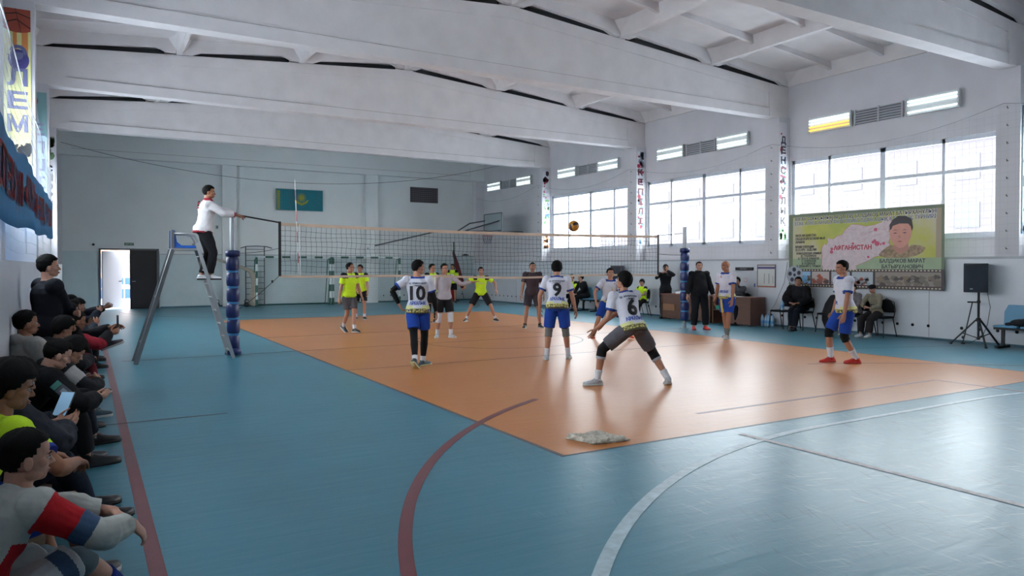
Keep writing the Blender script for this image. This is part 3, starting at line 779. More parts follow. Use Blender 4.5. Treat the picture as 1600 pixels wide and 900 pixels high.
M_pw = mat('white_poster', 'd6d4da', .5); M_let = mat('black_maroon_letters', '2b1f2a', .5); M_letr = mat('dark_red_letters', '5f2834', .5)
cr_ = mat('crimson_print', 'a92a48', .5); gr_ = mat('green_print', '6fb06a', .5); bl_ = mat('blue_print', '6fa3c8', .5); or_ = mat('orange_print', 'd8905a', .5); gy_ = mat('grey_print', '9aa3b4', .5)
poster(16.40, 16.66, 13.42, 2.36, 5.55, 'ДЕНСАУЛЫҚ', 'narrow column poster reading ДЕНСАУЛЫҚ downwards left of the banner window', M_pw, M_let,
    [('red_artwork', cr_, blobs(3, 14, (.35,.98), .07)), ('blue_artwork', bl_, blobs(5, 12, (.4,.85), .05)), ('green_artwork', gr_, blobs(8, 10, (0,.09), .09))], 2.72, 5.2, .27)
poster(16.40, 16.70, 19.34, 2.36, 5.55, 'КЕПІЛІ', 'narrow column poster reading КЕПІЛІ downwards behind the right end of the net', M_pw, M_letr,
    [('grey_artwork', gy_, blobs(2, 8, (.8,1), .12)), ('red_artwork', cr_, blobs(4, 20, (.1,.95), .08)), ('blue_artwork', bl_, blobs(6, 16, (0,.6), .08)), ('orange_artwork', or_, blobs(11, 10, (.3,.6), .05))], 3.0, 5.0, .30)
poster(16.42, 16.72, 25.26, 2.36, 5.55, 'СПОРТ', 'colourful column poster with athletes on the farthest visible column', M_pw, mat('faint_letters', 'b9b4ba', .5),
    [('dark_artwork', M_let, blobs(21, 5, (.86,.97), .12)), ('red_artwork', cr_, blobs(4, 8, (.6,.9), .08)), ('green_artwork', gr_, blobs(9, 14, (.3,.75), .08)), ('orange_artwork', or_, blobs(12, 14, (0,.2), .12)), ('blue_artwork', bl_, blobs(13, 8, (.4,.6), .08))], 3.3, 4.9, .26)
poster(16.44, 16.76, 7.5, 2.30, 4.9, 'САПА', 'column poster cut off at the right edge of the picture', mat('pale_teal_poster', '9fc2c8', .5), M_let,
    [('blue_artwork', bl_, blobs(31, 12, (0,1), .12)), ('edge_line', M_black, lambda q, w2, H: q.box(-w2, -w2+.02, -.016, -.011, 0, H))], 2.6, 4.6, .3)
# left columns
M_ln = mat('slate_purple_letters', '6f7198', .5); M_lp = mat('mauve_letters', '8d8fae', .5)
def ballart(q, w2, H):
    pts = [(-w2, H)] + [(.1*w2+.36*math.cos(a), H-.02+.34*math.sin(a)) for a in [math.pi+.6+(math.pi-1.0)*k/12 for k in range(13)]] + [(w2, H)]
    q.prism([(max(-w2, min(w2, x)), max(0, z)) for x, z in pts], -.0145, -.011)
def balllines(q, w2, H):
    q.bar((-.02, -.017, H), (.05, -.017, H-.34), .012, .006); q.tube([(-w2, -.017, H-.1), (0,-.017,H-.06), (w2,-.017,H-.12)], .007, 4); q.tube([(-w2*.8, -.017, H-.22), (0,-.017,H-.16), (w2,-.017,H-.28)], .007, 4)
poster(-.98, -.63, 13.42, 3.16, 5.55, 'ӘЛЕМ', 'yellow left column poster with a basketball and the letters ӘЛЕМ', mat('pale_yellow_poster', 'dfdc98', .5, var=.08), M_ln,
    [('orange_stripe', mat('orange_stripe', 'd98a4c', .5), lambda q, w2, H: (q.box(.06, .14, -.014, -.011, H-.85, H-.3), q.box(-.05, .0, -.014, -.011, H-.7, H-.3))), ('basketball_artwork', mat('brick_red_print', 'a44a38', .5), ballart), ('ball_seams', M_black, balllines),
     ('oval_badge', mat('indigo_print', '4a4486', .5), lambda q, w2, H: q.prism([(.02+.135*math.cos(2*math.pi*k/20), H-.77+.16*math.sin(2*math.pi*k/20)) for k in range(20)], -.0148, -.011)),
     ('lower_artwork', mat('sand_print', 'cfc6a0', .5), blobs(41, 16, (0,.16), .1))], 3.62, 5.02, .36)
poster(-.98, -.62, 19.34, 2.36, 5.5, 'ЕЛШІСІ', 'pale blue left column poster reading ЕЛШІСІ downwards', mat('pale_blue_poster', 'b9cfdc', .5, var=.06), M_lp,
    [('teal_artwork', mat('teal_print', '7fa8ab', .5), lambda q, w2, H: q.prism([(-w2*.2, H), (w2, H), (w2, H-1.0), (w2*.4, H-.9), (0, H-.4)], -.0145, -.011)), ('red_artwork', mat('brick_red_print', 'a44a38', .5), lambda q, w2, H: q.prism([(-.1+.12*math.cos(2*math.pi*k/14), H-.2+.12*math.sin(2*math.pi*k/14)) for k in range(14)], -.0148, -.011))], 2.5, 4.85, .36)
poster(-.94, -.62, 25.26, 3.2, 5.4, 'СПОРТ', 'greenish poster on the farthest left column', M_pw, M_let, [('green_artwork', mat('deep_green_print', '5f7f5a', .5), blobs(51, 8, (.75,1), .16))], 3.3, 4.6, .28)

# blue banner on the left net
t = thing('fabric_banner', 'long blue cloth banner with red lettering hanging on the left wall net', 'banner', (-.42, 4.0, 0))
def bz(y): # centre height of the cloth
    return 2.20 + .02*(y-4) + .02*math.sin(y*1.7)
def bx(y, v): return .010*math.sin(y*2.3+v*2) + .006*math.sin(y*5.1)
m = MB(); n = 60; vs = []; fs = []
for th in (0, .006):
    for i in range(n+1):
        y = 3.2 + (15.4-3.2)*i/n
        for k in range(7):
            v = k/6; vs.append((bx(y, v)+th, y-4, bz(y)-.30+.62*v + .012*math.sin(y*6)*(k == 6)))
n1 = (n+1)*7
for i in range(n):
    for k in range(6):
        a = i*7+k; fs.append((a, a+7, a+8, a+1)); fs.append((a+n1, a+1+n1, a+8+n1, a+7+n1))
for i in range(n):
    for k in (0, 6): a = i*7+k; fs.append((a, a+7, a+7+n1, a+n1))
for i in (0, n):
    for k in range(6): a = i*7+k; fs.append((a, a+1, a+1+n1, a+n1))
m.add(vs, fs); m.build('cloth', mat('blue_banner_cloth', '2f7fb4', .7, var=.12, vscale=3, bump=.3, bscale=6), t, smooth=True)
def banner_text(off, m_, bold, xoff, name):
    q = MB(); text_mb('СПОРТ — ДЕНСАУЛЫҚ КЕПІЛІ', .36, q, (0,0,0), (0,-1,0), (0,0,1), .004, maxw=10.4, bold=bold)
    # follow the waves of the cloth
    q.v = [(bx(9.4+y_, .5)+.012+xoff, 9.4+y_-4, bz(9.4+y_)+z_+.0) for (x_, y_, z_) in q.v]
    # the lettering is a real sheet: give it back its thickness
    nv = len(q.v); q.build(name, m_, t)
banner_text(0, mat('pale_letter_outline', 'c9b9c0', .6), .035, 0, 'letter_outline')
banner_text(0, mat('crimson_letter', 'b02a3c', .6), .008, .006, 'lettering')

# protective nets
def wall_net(name, label, x, y0, y1, z0, ztop, sy, sz, r_, m_, sgn):
    t = MB(); y = y0; k = 0
    while y < y1:
        t.tube([(x + sgn*.02*math.sin(y*3), y, z0), (x + sgn*.03*math.sin(y*1.3), y + .01*math.sin(y*7), (z0+ztop(y))/2), (x, y, ztop(y))], r_, 3); y += sy
    zz = z0
    while zz < 5.3:
        pts = []; y = y0
        while y <= y1:
            if zz <= ztop(y): pts.append((x + sgn*.02*math.sin(y*1.3), y, zz + .01*math.sin(y*2)))
            elif len(pts) > 1: t.tube(pts, r_, 3); pts = []
            else: pts = []
            y += .37
        if len(pts) > 1: t.tube(pts, r_, 3)
        zz += sz
    return tag(t.build(name, m_), label, 'net')
def rtop(y): f = ((y - 7.73) % 5.92) / 5.92; return 4.98 - .42*4*f*(1-f)
wall_net('protective_net', 'fine white protective net hung in front of the right hand windows', 16.30, 2.0, 30.9, 1.9, rtop, .15, .15, .0014, mat('pale_grey_string', '9da3aa', .9), -1)
wall_net('protective_net', 'white protective net with the blue banner on it along the left wall', CXL+.08, 2.0, 19.0, 1.78, lambda y: 3.55 + .05*math.sin(y*1.1), .12, .12, .0015, M_wstring, 1)
def toprope(name, label, x, f, y0, y1, m_):
    mb = MB(); mb.tube([(x, y0+(y1-y0)*i/90, f(y0+(y1-y0)*i/90)) for i in range(91)], .005, 5); return tag(mb.build(name, m_), label, 'rope')
toprope('head_rope', 'grey rope drooping between the right columns above the windows', 16.30, lambda y: rtop(y)+.01, 2, 30.9, mat('grey_rope', '7d8087', .9))
toprope('head_rope', 'white rope along the top edge of the left wall net', CXL+.08, lambda y: 3.56 + .05*math.sin(y*1.1), 2, 19, M_wstring)
# hook rows on the columns
for i, y in enumerate([7.5, 13.42, 19.34, 25.26]):
    mb = MB()
    for k in range(9): mb.tube([(CXR, y+.22, 2.0+.36*k), (CXR-.05, y+.22, 1.99+.36*k), (CXR-.06, y+.22, 2.03+.36*k)], .008, 5)
    struct('trim_%d' % ci, mb, M_dk); ci += 1

# ---- memorial tournament banner
BX = 16.26; BYL, BYR = 12.98, 8.92; BZ0, BZ1 = 1.10, 3.0
t = thing('tournament_banner', 'large yellow-green vinyl banner with map, portrait and film strip on the right wall', 'banner', (BX, (BYL+BYR)/2, BZ0))
def bxz(u, v): return (BX, BYL + (BYR-BYL)*u, BZ0 + (BZ1-BZ0)*v)  # u left to right as seen, v up
def rel(u, v, d=0): p = bxz(u, v); return (-d, p[1]-(BYL+BYR)/2, p[2]-BZ0)
def sheet(poly, d, th, q):
    n = len(poly); q.add([rel(u, v, d+th) for u, v in poly] + [rel(u, v, d) for u, v in poly], [tuple(range(n)), tuple(reversed(range(n, 2*n)))] + [(i, i+n, (i+1) % n+n, (i+1) % n) for i in range(n)])
    return q
mg = bpy.data.materials.new('yellow_green_print'); mg.use_nodes = True; n = mg.node_tree; b_ = n.nodes['Principled BSDF']; b_.inputs['Roughness'].default_value = .45
tcn = n.nodes.new('ShaderNodeTexCoord'); nz = n.nodes.new('ShaderNodeTexNoise'); nz.inputs['Scale'].default_value = .9; nz.inputs['Detail'].default_value = 4; cr1 = n.nodes.new('ShaderNodeValToRGB')
n.links.new(tcn.outputs['Object'], nz.inputs[0]); n.links.new(nz.outputs['Fac'], cr1.inputs[0]); n.links.new(cr1.outputs[0], b_.inputs['Base Color'])
e = cr1.color_ramp; e.elements[0].position = .35; e.elements[0].color = (*lin('a3a94a'), 1); e.elements[1].position = .62; e.elements[1].color = (*lin('b9b296'), 1); e.elements.new(.48).color = (*lin('b5b350'), 1)
sheet([(0,0),(1,0),(1,1),(0,1)], 0, .006, MB()).build('vinyl', mat('olive_grey_border', '6c7860', .5, var=.1), t)
sheet([(.03,.30),(.955,.30),(.955,.955),(.03,.955)], .006, .002, MB()).build('background_print', mg, t)
sheet([(.03,.235),(.985,.235),(.985,.385),(.03,.385)], .0082, .0012, MB()).build('green_band', mat('sage_print', '98a888', .5, var=.1), t)
sheet([(.955,.385),(.985,.385),(.985,.96),(.955,.96)], .0075, .001, MB()).build('edge_band', mat('tan_print', 'a3937c', .5), t)
mapo = [(.245,.30),(.25,.42),(.245,.52),(.262,.58),(.275,.56),(.29,.60),(.282,.66),(.30,.645),(.33,.64),(.355,.68),(.385,.69),(.41,.76),(.45,.82),(.50,.81),(.545,.785),(.60,.80),(.645,.83),(.66,.87),(.70,.91),(.70,.80),(.685,.72),(.70,.66),(.685,.58),(.70,.52),(.66,.47),(.64,.42),(.60,.40),(.565,.36),(.53,.33),(.48,.29),(.485,.236),(.25,.236),(.255,.27)]
sheet([(.5+(u-.5)*1.012, .55+(v-.55)*1.014) for u, v in mapo], .0092, .0008, MB()).build('map_outline', mat('map_red', 'a8484e', .5), t)
sheet(mapo, .010, .001, MB()).build('map_print', mat('pale_lilac_print', 'cbb9bd', .5, var=.12, vscale=10), t)
q = MB()
r_ = random.Random(5)
for k in range(26):
    u, v = .27+.4*r_.random(), .40+.36*r_.random()
    if v > .6 and u < .42: continue
    p = [(u, v)]
    for j in range(4): p.append((p[-1][0]+.025*(r_.random()), p[-1][1]+.05*(r_.random()-.5)))
    q.tube([rel(a, b, .0112) for a, b in p], .004, 3)
q.build('map_roads', mat('dull_rose_print', 'a58084', .5), t)
q = MB()
for u, v, s_ in ((.605,.74,.012), (.60,.60,.01), (.615,.565,.016), (.59,.585,.01), (.655,.565,.01), (.637,.555,.006), (.46,.575,.008), (.315,.47,.012), (.317,.51,.01), (.56,.40,.008), (.395,.33,.008)):
    sheet([(u+s_*math.cos(a), v+s_*1.9*math.sin(a)) for a in [2*math.pi*k/9 for k in range(9)]], .0112, .001, q)
q.build('map_marks', mat('bright_pink_print', 'c0506c', .5), t)
YA = (0, -1, 0)
def btxt(s_, u, v, size, maxw, m_, name, align='CENTER', d=.0125, bold=.02):
    q = MB(); p = rel(u, v, d); q = text_mb(s_, size, q, p, YA, (0,0,1), .003, 0, align, maxw, bold)
    return q.build(name, m_, t)
m_tx = mat('dark_print', '2a2c3a', .5); m_rd = mat('red_print', 'b01f38', .5); m_wh = mat('white_print', 'cfcfd0', .5)
for s_, v in (('АУҒАН СОҒЫСЫНЫҢ АРДАГЕРІ БАЛДИКОВ МАРАТ БАТЫРХАНҰЛЫН', .925), ('ЕСКЕ АЛУҒА АРНАЛҒАН ВОЛЕЙБОЛДАН АШЫҚ ҚАЛАЛЫҚ ТУРНИРІ', .865)):
    btxt(s_, .50, v, .13, 3.72, m_wh, 'title_outline', d=.0095, bold=.06); btxt(s_, .50, v, .125, 3.70, m_tx if v > .9 else mat('grey_blue_print', '5c6478', .5), 'title_lettering', bold=.012)
for s_, v, w_ in (('ОКСВ АФГАНИСТАН', .70, .62), ('ОБЩЕВОЙСКОВАЯ 40-Я', .655, .88), ('АРМИЯ', .61, .28), ('ВРЕМЯ ОПЕРАЦИИ', .545, .56), ('25.12.1979 - 15.02.1989', .505, .64)):
    btxt(s_, .05, v, .085, w_, m_tx, 'small_lettering', 'LEFT')
for s_, v, w_ in (('КОМАНДУЮЩИЕ АРМИЕЙ', .455, .74), ('Ю. ТУХАРИНОВ', .42, .46), ('Б. ТКАЧ В. ЕРМАКОВ', .385, .62), ('Л. ГЕНЕРАЛОВ', .35, .44), ('И. РОДИОНОВ', .315, .40), ('В. ДУБЫНИН Б. ГРОМОВ', .28, .72)):
    btxt(s_, .15, v, .075, w_, m_tx, 'small_lettering')
btxt('АФГАНИСТАН', .455, .52, .15, 1.02, m_rd, 'map_lettering', bold=.03)
btxt('БАЛДИКОВ МАРАТ', .765, .345, .12, 1.08, m_tx, 'name_lettering'); btxt('БАТЫРХАНОВИЧ', .765, .275, .12, .98, m_tx, 'name_lettering')
# printed portrait
def pol(pts, d, m_, name): sheet(pts, d, .001, MB()).build(name, m_, t)
pol([(.625,.43),(.66,.50),(.70,.55),(.73,.50),(.80,.50),(.82,.54),(.87,.53),(.90,.50),(.885,.45),(.85,.41),(.80,.385),(.68,.385),(.64,.40)], .0115, mat('camouflage_print', '9a8266', .5, var=.45, vscale=14), 'camouflage_jacket')
pol([(.715,.56),(.712,.50),(.74,.44),(.775,.44),(.805,.50),(.80,.56)], .0125, mat('face_print_dark', 'b07e70', .5), 'neck_print')
pol([(.695,.76),(.69,.68),(.70,.60),(.72,.54),(.745,.505),(.775,.51),(.80,.56),(.815,.63),(.822,.72),(.82,.79),(.79,.85),(.74,.85)], .0135, mat('face_print', 'c98f80', .5, var=.08, vscale=8), 'face_print')
pol([(.692,.73),(.69,.79),(.71,.85),(.745,.895),(.79,.885),(.82,.85),(.828,.75),(.822,.70),(.815,.76),(.80,.795),(.75,.80),(.71,.775),(.70,.73)], .0145, mat('hair_print', '2c262c', .5), 'hair_print')
for u in (.725, .78): pol([(u-.018,.715),(u,.728),(u+.018,.715),(u,.722)], .0146, m_tx, 'eyebrow_print'); pol([(u-.014,.685),(u,.693),(u+.014,.685),(u,.68)], .0146, m_tx, 'eye_print')
pol([(.735,.585),(.752,.592),(.77,.585),(.752,.572)], .0146, mat('lip_print', 'a8605c', .5), 'mouth_print')
pol([(.742,.635),(.75,.665),(.758,.635),(.75,.625)], .0146, mat('face_print_dark', 'b07e70', .5), 'nose_print')
# film strip
sheet([(.03,.0),(1,.0),(1,.245),(.03,.245)], .0095, .001, MB()).build('film_strip', mat('film_brown', '43353a', .5), t)
q = MB(); u = .05
while u < .985:
    if u > .16 or True: sheet([(u,.222),(u+.011,.222),(u+.011,.237),(u,.237)], .0106, .001, q); sheet([(u,.012),(u+.011,.012),(u+.011,.028),(u,.028)], .0106, .001, q)
    u += .0205
q.build('film_perforation', mat('cream_print', 'bfb89c', .5), t)
ph = [(.09,.165,'6aa0cc','8fb6d6'), (.175,.30,'8c5a50','b3a6a4'), (.315,.44,'8a8f98','a9aeb6'), (.455,.59,'8d9399','a7b0b8'), (.605,.985,'6f655c','8a8078')]
for i, (u0, u1, c1, c2) in enumerate(ph):
    sheet([(u0,.045),(u1,.045),(u1,.21),(u0,.21)], .0106, .001, MB()).build('photo_print', mat('photo_sky_%s' % c2, c2, .5), t)
    r_ = random.Random(60+i)
    for c3, nn in ((c1, 9), ('4a4340', 6), ('a5523c' if i in (1, 3) else '7d6a58', 6)):
        q = MB()
        for _ in range(nn if u1-u0 < .3 else nn*3):
            u = u0+.01+(u1-u0-.02)*r_.random(); v = .05+.10*r_.random(); s_ = .008+.012*r_.random()
            sheet([(max(u0, min(u1, u+s_*math.cos(a)*(.6+r_.random()))), max(.045, min(.21, v+s_*1.6*math.sin(a)*(.6+r_.random())))) for a in [2*math.pi*k/6 for k in range(6)]], .0116+.0004*_/10, .0008, q)
        q.build('photo_detail', mat('photo_%s' % c3, c3, .5), t)
q = MB(); c0 = (.045, .16)
def rdisc(cu, cv, ru, d, q): sheet([(cu+ru*math.cos(2*math.pi*k/24), cv+ru*2.1*math.sin(2*math.pi*k/24)) for k in range(24)], d, .001, q)
rdisc(c0[0], c0[1], .062, .0125, q); q.build('reel_print', mat('silver_print', '9ba1ac', .5), t)
q = MB()
for k in range(5): a = 2*math.pi*k/5+.4; rdisc(c0[0]+.036*math.cos(a), c0[1]+.036*2.1*math.sin(a), .014, .0136, q)
rdisc(*c0, .010, .0136, q); q.build('reel_holes', m_tx, t)
q = MB()
for u in (.02, .25, .5, .75, .98): q.tube([rel(u, .99, 0), (0, rel(u, 1, 0)[1], BZ1-BZ0+.06)], .004, 4)
q.build('hanging_tie', M_wstring, t)

# framed notice, clock unit, whiteboard
t = thing('framed_notice', 'framed white notice sheet with a purple header on the right wall beside the column', 'notice', (CXR-.02, 13.80, 1.07))
MB().box(-.012, .0, -.30, .30, 0, .60).build('sheet', mat('paper_white', 'c9cbc8', .5), t)
m = MB(); m.box(-.022, .0, -.31, .31, -.02, .02, 1); m.box(-.022, 0, -.31, .31, .585, .61); m.box(-.022, 0, -.31, -.295, 0, .6); m.box(-.022, 0, .295, .31, 0, .6); m.build('frame', [mat('brown_frame', '6a5048', .5), mat('reddish_frame', 'a06a58', .5)], t)
MB().box(-.016, -.011, -.295, .295, .49, .55).build('header', mat('purple_print', '5a4f80', .5), t)
m = MB(); m.box(-.016, -.011, .06, .075, .08, .36); m.box(-.016, -.011, -.10, -.085, .08, .36); m.box(-.016,-.011,-.23,-.22,.08,.30); m.build('columns_print', mat('grey_ink', '777a78', .5), t)
t = thing('whiteboard', 'pale wall board behind the desk with red boxes printed on it', 'board', (CXR-.02, 14.55, .2))
MB().box(-.02, 0, -.45, .45, 0, 1.30).build('panel', mat('light_grey_board', 'b8bcc2', .4), t)
m = MB()
for yy in (.25, -.02): m.box(-.024, -.019, yy-.06, yy+.06, .98, 1.10)
m.build('red_marks', mat('faded_red_print', 'b58a88', .5), t)
m = MB()
for yy in (.25, -.02): m.box(-.026, -.023, yy-.045, yy+.045, .995, 1.085)
m.build('mark_field', mat('light_grey_board', 'b8bcc2', .4), t)
MB().box(-.03, -.02, -.38, -.34, .85, .95).build('blue_magnet', mat('blue_magnet', '3a5a9a', .5), t)
t = thing('wall_box', 'black electronic score box fixed on the right wall above the whiteboard', 'electronic box', (CXR-.04, 14.57, 1.56))
MB().box(-.03, .04, -.31, .31, -.045, .045).build('case', M_black, t, bevel=.008)
m = MB(); 
for k in range(6): m.box(-.034, -.029, -.1+.04*k, -.08+.04*k, -.02, .02)
m.build('buttons', mat('grey_button', '6a7078', .5), t)

# officials' desks
M_desk = mat('brown_laminate', '6b4a3c', .45, var=.12, vscale=3, stretch=(1,1,6)); M_top = mat('reddish_brown_top', '7b4e42', .4); M_dr = mat('light_wood_drawer', '95694c', .5)
def desk(y0, y1, label, open_=False, x0=15.62, x1=16.2):
    t = thing('office_desk', label, 'desk', (x0, (y0+y1)/2, 0)); L2 = (y1-y0)/2; D = x1-x0
    MB().box(-.02, D, -L2-.02, L2+.02, .755, .785).build('desk_top', M_top, t, bevel=.004)
    MB().box(0, D, L2-.025, L2, 0, .755).build('side_panel', M_desk, t); MB().box(0, D, -L2, -L2+.025, 0, .755).build('side_panel', M_desk, t)
    if not open_: MB().box(.03, .05, -L2+.025, L2-.025, .03, .755).build('modesty_panel', M_desk, t)
    else:
        MB().box(.03, .05, -L2+.025, L2-.45, .03, .755).build('modesty_panel', M_desk, t)
        MB().box(.02, D, L2-.45, L2-.43, 0, .755).build('divider', M_desk, t); MB().box(.02, D-.05, L2-.43, L2-.025, .38, .4).build('shelf', M_desk, t)
        MB().box(.05, D-.05, L2-.40, L2-.06, .40, .52).build('green_bundle', mat('green_bag', '2f8a70', .7, var=.2), t, bevel=.03)
    return t
d1 = desk(16.35, 17.25, 'brown office desk with a light wooden drawer left of the far net post')
m = MB(); m.box(-.01, .03, -.15, .35, .27, .47); m.build('drawer', M_dr, d1)
d2 = desk(15.20, 16.22, 'brown office desk directly behind the padded far net post')
d3 = desk(13.72, 15.10, 'brown office desk with open shelf where the man in grey sits', True)
def bottle(x, y, z, label, group, h=.30, m1=None, lab=None):
    t = thing('water_bottle', label, 'bottle', (x, y, z), 0, group); r_ = h*.16
    MB().lathe((0,0,0), [(0,0), (r_*.9,0), (r_,.02), (r_,h*.62), (r_*.75,h*.76), (r_*.32,h*.9), (r_*.32,h*.94), (0,h*.94)], 12).build('body', m1 or M_bot, t, smooth=True)
    MB().lathe((0,0,h*.94), [(r_*.36,0), (r_*.36,h*.06), (0,h*.06)], 10).build('cap', mat('blue_cap', '2f6fc0', .5), t)
    MB().lathe((0,0,h*.25), [(r_*1.02,0), (r_*1.02,h*.22)], 12).build('label_wrap', lab or mat('blue_wrap', '5f9fd8', .5), t)
    return t
M_bot = mat('clear_blue_plastic', '9fc3dc', .15)
for k, (dy, dx) in enumerate(((0,0), (.1,.02), (.2,0))):
    bottle(15.75+dx, 15.45+dy, .786, ('right', 'middle', 'left')[k] + ' one of three clear bottles on the desk behind the far net post', 'water bottles on the middle desk')
bottle(15.9, 14.98, .786, 'dark drink bottle on the left end of the desk where the man in grey sits', None, .33, M_black, M_black)
bottle(16.0, 12.98, .475, 'water bottle with blue label standing on the seat of the empty leftmost chair', None, .30)
for k in range(6):
    bottle(16.10 - .02*(k % 2), 13.38 + .11*k, .0, ('rightmost', 'second from right', 'third from right', 'third from left', 'second from left', 'leftmost')[k] + ' of the six large blue bottles on the floor beside the desk', 'water bottles on the floor by the desk', .33)
bottle(16.0, 14.12, 0, 'clear bottle with pink label on the floor against the desk side', None, .38, mat('clear_plastic', 'b4b8bc', .2), mat('pink_wrap', 'b0707c', .5))
t = thing('paper_box', 'small white paper packet lying on the left desk', 'packet', (15.8, 16.62, .786)); MB().box(-.08,.08,-.1,.1,0,.05).build('packet_body', M_white, t, bevel=.005); MB().box(-.06,.06,-.08,.08,.05,.075).build('lid', M_white, t)
t = thing('paper_sheets', 'white paper sheets on the desk in front of the man in grey', 'paper', (15.78, 14.3, .786)); MB().box(-.12,.1,-.16,.16,0,.004).build('lower_sheet', M_white, t); MB().obox((0,.02,.006),(.1,.02,0),(-.03,.14,0),(0,0,.002)).build('upper_sheet', M_white, t)

# chairs
M_cf = mat('black_chair_metal', '1b1c20', .4, metal=.3); M_cs = cloth('black_chair_fabric', '1c1d22')
def chair(x, y, a, label, group=None):
    t = thing('chair', label, 'chair', (x, y, 0), R(a), group)
    MB().obox((0,0,.455), (.22,0,0), (0,.21,0), (0,0,.025)).build('seat', M_cs, t, bevel=.02)
    m = MB(); pts = []
    N = 13
    poly = [(.20*math.cos(math.pi*k/(N-1)), .66+.20*math.sin(math.pi*k/(N-1))) for k in range(N)] + [(-.2,.56), (.2,.56)]
    m.prism([(p, z) for p, z in poly], -.245, -.215); m.build('backrest', M_cs, t, bevel=.008)
    for s_ in (-.2, .2):
        MB().tube([(s_, .19, .45), (s_*1.15, .23, 0)], .012, 8).build('leg', M_cf, t)
        MB().tube([(s_, -.17, .45), (s_*1.15, -.28, 0)], .012, 8).build('leg', M_cf, t)
    MB().tube([(-.21,-.19,.45), (-.22,-.235,.62), (-.18,-.25,.8), (0,-.255,.875), (.18,-.25,.8), (.22,-.235,.62), (.21,-.19,.45)], .011, 8).build('back_frame', M_cf, t)
    MB().tube([(-.21,.19,.44), (.21,.19,.44)], .011, 6).tube([(-.21,-.17,.44), (.21,-.17,.44)], .011, 6).build('seat_frame', M_cf, t)
    return t
# chairs face the court (towards -X): local +y is the front
chair(15.98, 12.98, 90, 'empty black chair with a water bottle on its seat, leftmost of the chairs')
chair(15.98, 12.38, 90, 'black chair under the seated man in the black coat')
chair(15.98, 11.55, 90, 'black round-backed chair with a dark jacket over it')
chair(15.98, 10.72, 90, 'black chair under the boy with crossed legs in grey')
chair(15.98, 10.22, 90, 'black chair under the boy in the beige sweatshirt')
chair(15.85, 18.45, 60, 'black chair under the child in the yellow shirt')
chair(15.95, 19.0, 80, 'empty black chair behind the child in the yellow shirt')
chair(16.02, 14.42, 90, 'office chair of the man in grey behind the desk')
# jacket over the chair
mb = MB(); mb.tube([(16.16,11.55,.88),(16.13,11.55,.7),(16.05,11.55,.45),(15.98,11.55,.28),(15.97,11.55,.12)], [(.13,.05),(.23,.10),(.25,.15),(.2,.13),(.12,.08)], 16, side=(0,1,0), rnd=True)
tag(mb.build('jacket', mat('black_jacket', '101116', .8, bump=.5, bscale=12), smooth=True), 'black jacket draped over the empty round-backed chair', 'jacket')
# loudspeakers on tripods
M_spk = mat('dark_speaker_case', '1e242e', .6); M_spg = mat('speaker_grille', '232a36', .7, bump=.3, bscale=150)
def loudspeaker(x, y, z, w_, h, d, a, label):
    t = thing('loudspeaker', label, 'loudspeaker', (x, y, z), R(a))
    poly = [(-w_/2, 0), (w_/2, 0), (w_/2*.72, d), (-w_/2*.72, d)]
    MB().prism(poly, 0, h, 'z').build('cabinet', M_spk, t, bevel=.015)
    MB().box(-w_/2+.02, w_/2-.02, -.014, .0, .03, h-.03).build('grille', M_spg, t, bevel=.005)
    MB().box(-w_*.2-.02, -w_*.2+.03, -.02, -.013, .06, .085).build('badge', mat('silver_badge', '8a919c', .4), t)
    return t
def tripod(x, y, h, a, label):
    t = thing('speaker_stand', label, 'speaker stand', (x, y, 0), R(a))
    MB().tube([(0,0,.15), (0,0,h)], .022, 10).build('pole', M_cf, t)
    MB().lathe((0,0,.50), [(.03,0), (.045,.01), (.045,.07), (.03,.08)], 12).build('collar', M_cf, t); MB().lathe((0,0,.88), [(.024,0), (.034,.01), (.034,.05), (.024,.06)], 12).build('clamp', M_cf, t)
    MB().bar((0,0,.91), (.07,0,.91), .02).build('knob', M_cf, t); MB().lathe((0,0,.13), [(.02,0), (.035,.01), (.03,.05), (.02,.06)], 10).build('lower_collar', M_cf, t)
    for k in range(3):
        b_ = R(90+120*k); e = V((.5*math.cos(b_), .5*math.sin(b_), .02)); s0 = V((.04*math.cos(b_), .04*math.sin(b_), .54))
        l = MB().bar(s0, e, .028).build('leg', M_cf, t); MB().ell(e, (.03,.03,.02), 8, 5).build('rubber_foot', M_black, l)
        MB().bar((0,0,.16), s0.lerp(e, .55), .018).build('brace', M_cf, t)
tripod(15.85, 8.0, 1.12, 12, 'black tripod stand under the loudspeaker right of the banner')
loudspeaker(15.80, 8.03, 1.10, .44, .60, .38, -55, 'black loudspeaker on a tripod right of the banner')
tripod(15.85, 19.72, 1.12, 40, 'tripod stand under the far loudspeaker half hidden by the net')
loudspeaker(15.80, 19.75, 1.10, .40, .55, .36, -70, 'black loudspeaker on a stand far off behind the net')
mb = MB(); mb.tube([(15.95,7.9,1.2), (16.0,7.85,.8), (16.0,7.9,.45), (15.98,7.98,.2), (16.1,8.3,.02), (16.25,9.0,.02), (16.28,11,.02)], .006, 6)
tag(mb.build('speaker_cable', M_black), 'thin black cable hanging from the loudspeaker down to the floor', 'cable')
mb = MB(); mb.tube([(CXR-.03,13.1,1.75), (CXR-.03,13.2,1.2), (CXR-.03,13.5,.6), (CXR-.05,13.7,.3)], .005, 6)
tag(mb.build('wall_cable', mat('grey_cable', '8b8e92', .6)), 'pale cable running slantwise down the right wall beside the framed notice', 'cable')
t = thing('floor_squeegee', 'black T-shaped floor wiper leaning at the wall left of the tripod', 'wiper', (16.0, 8.35, 0))
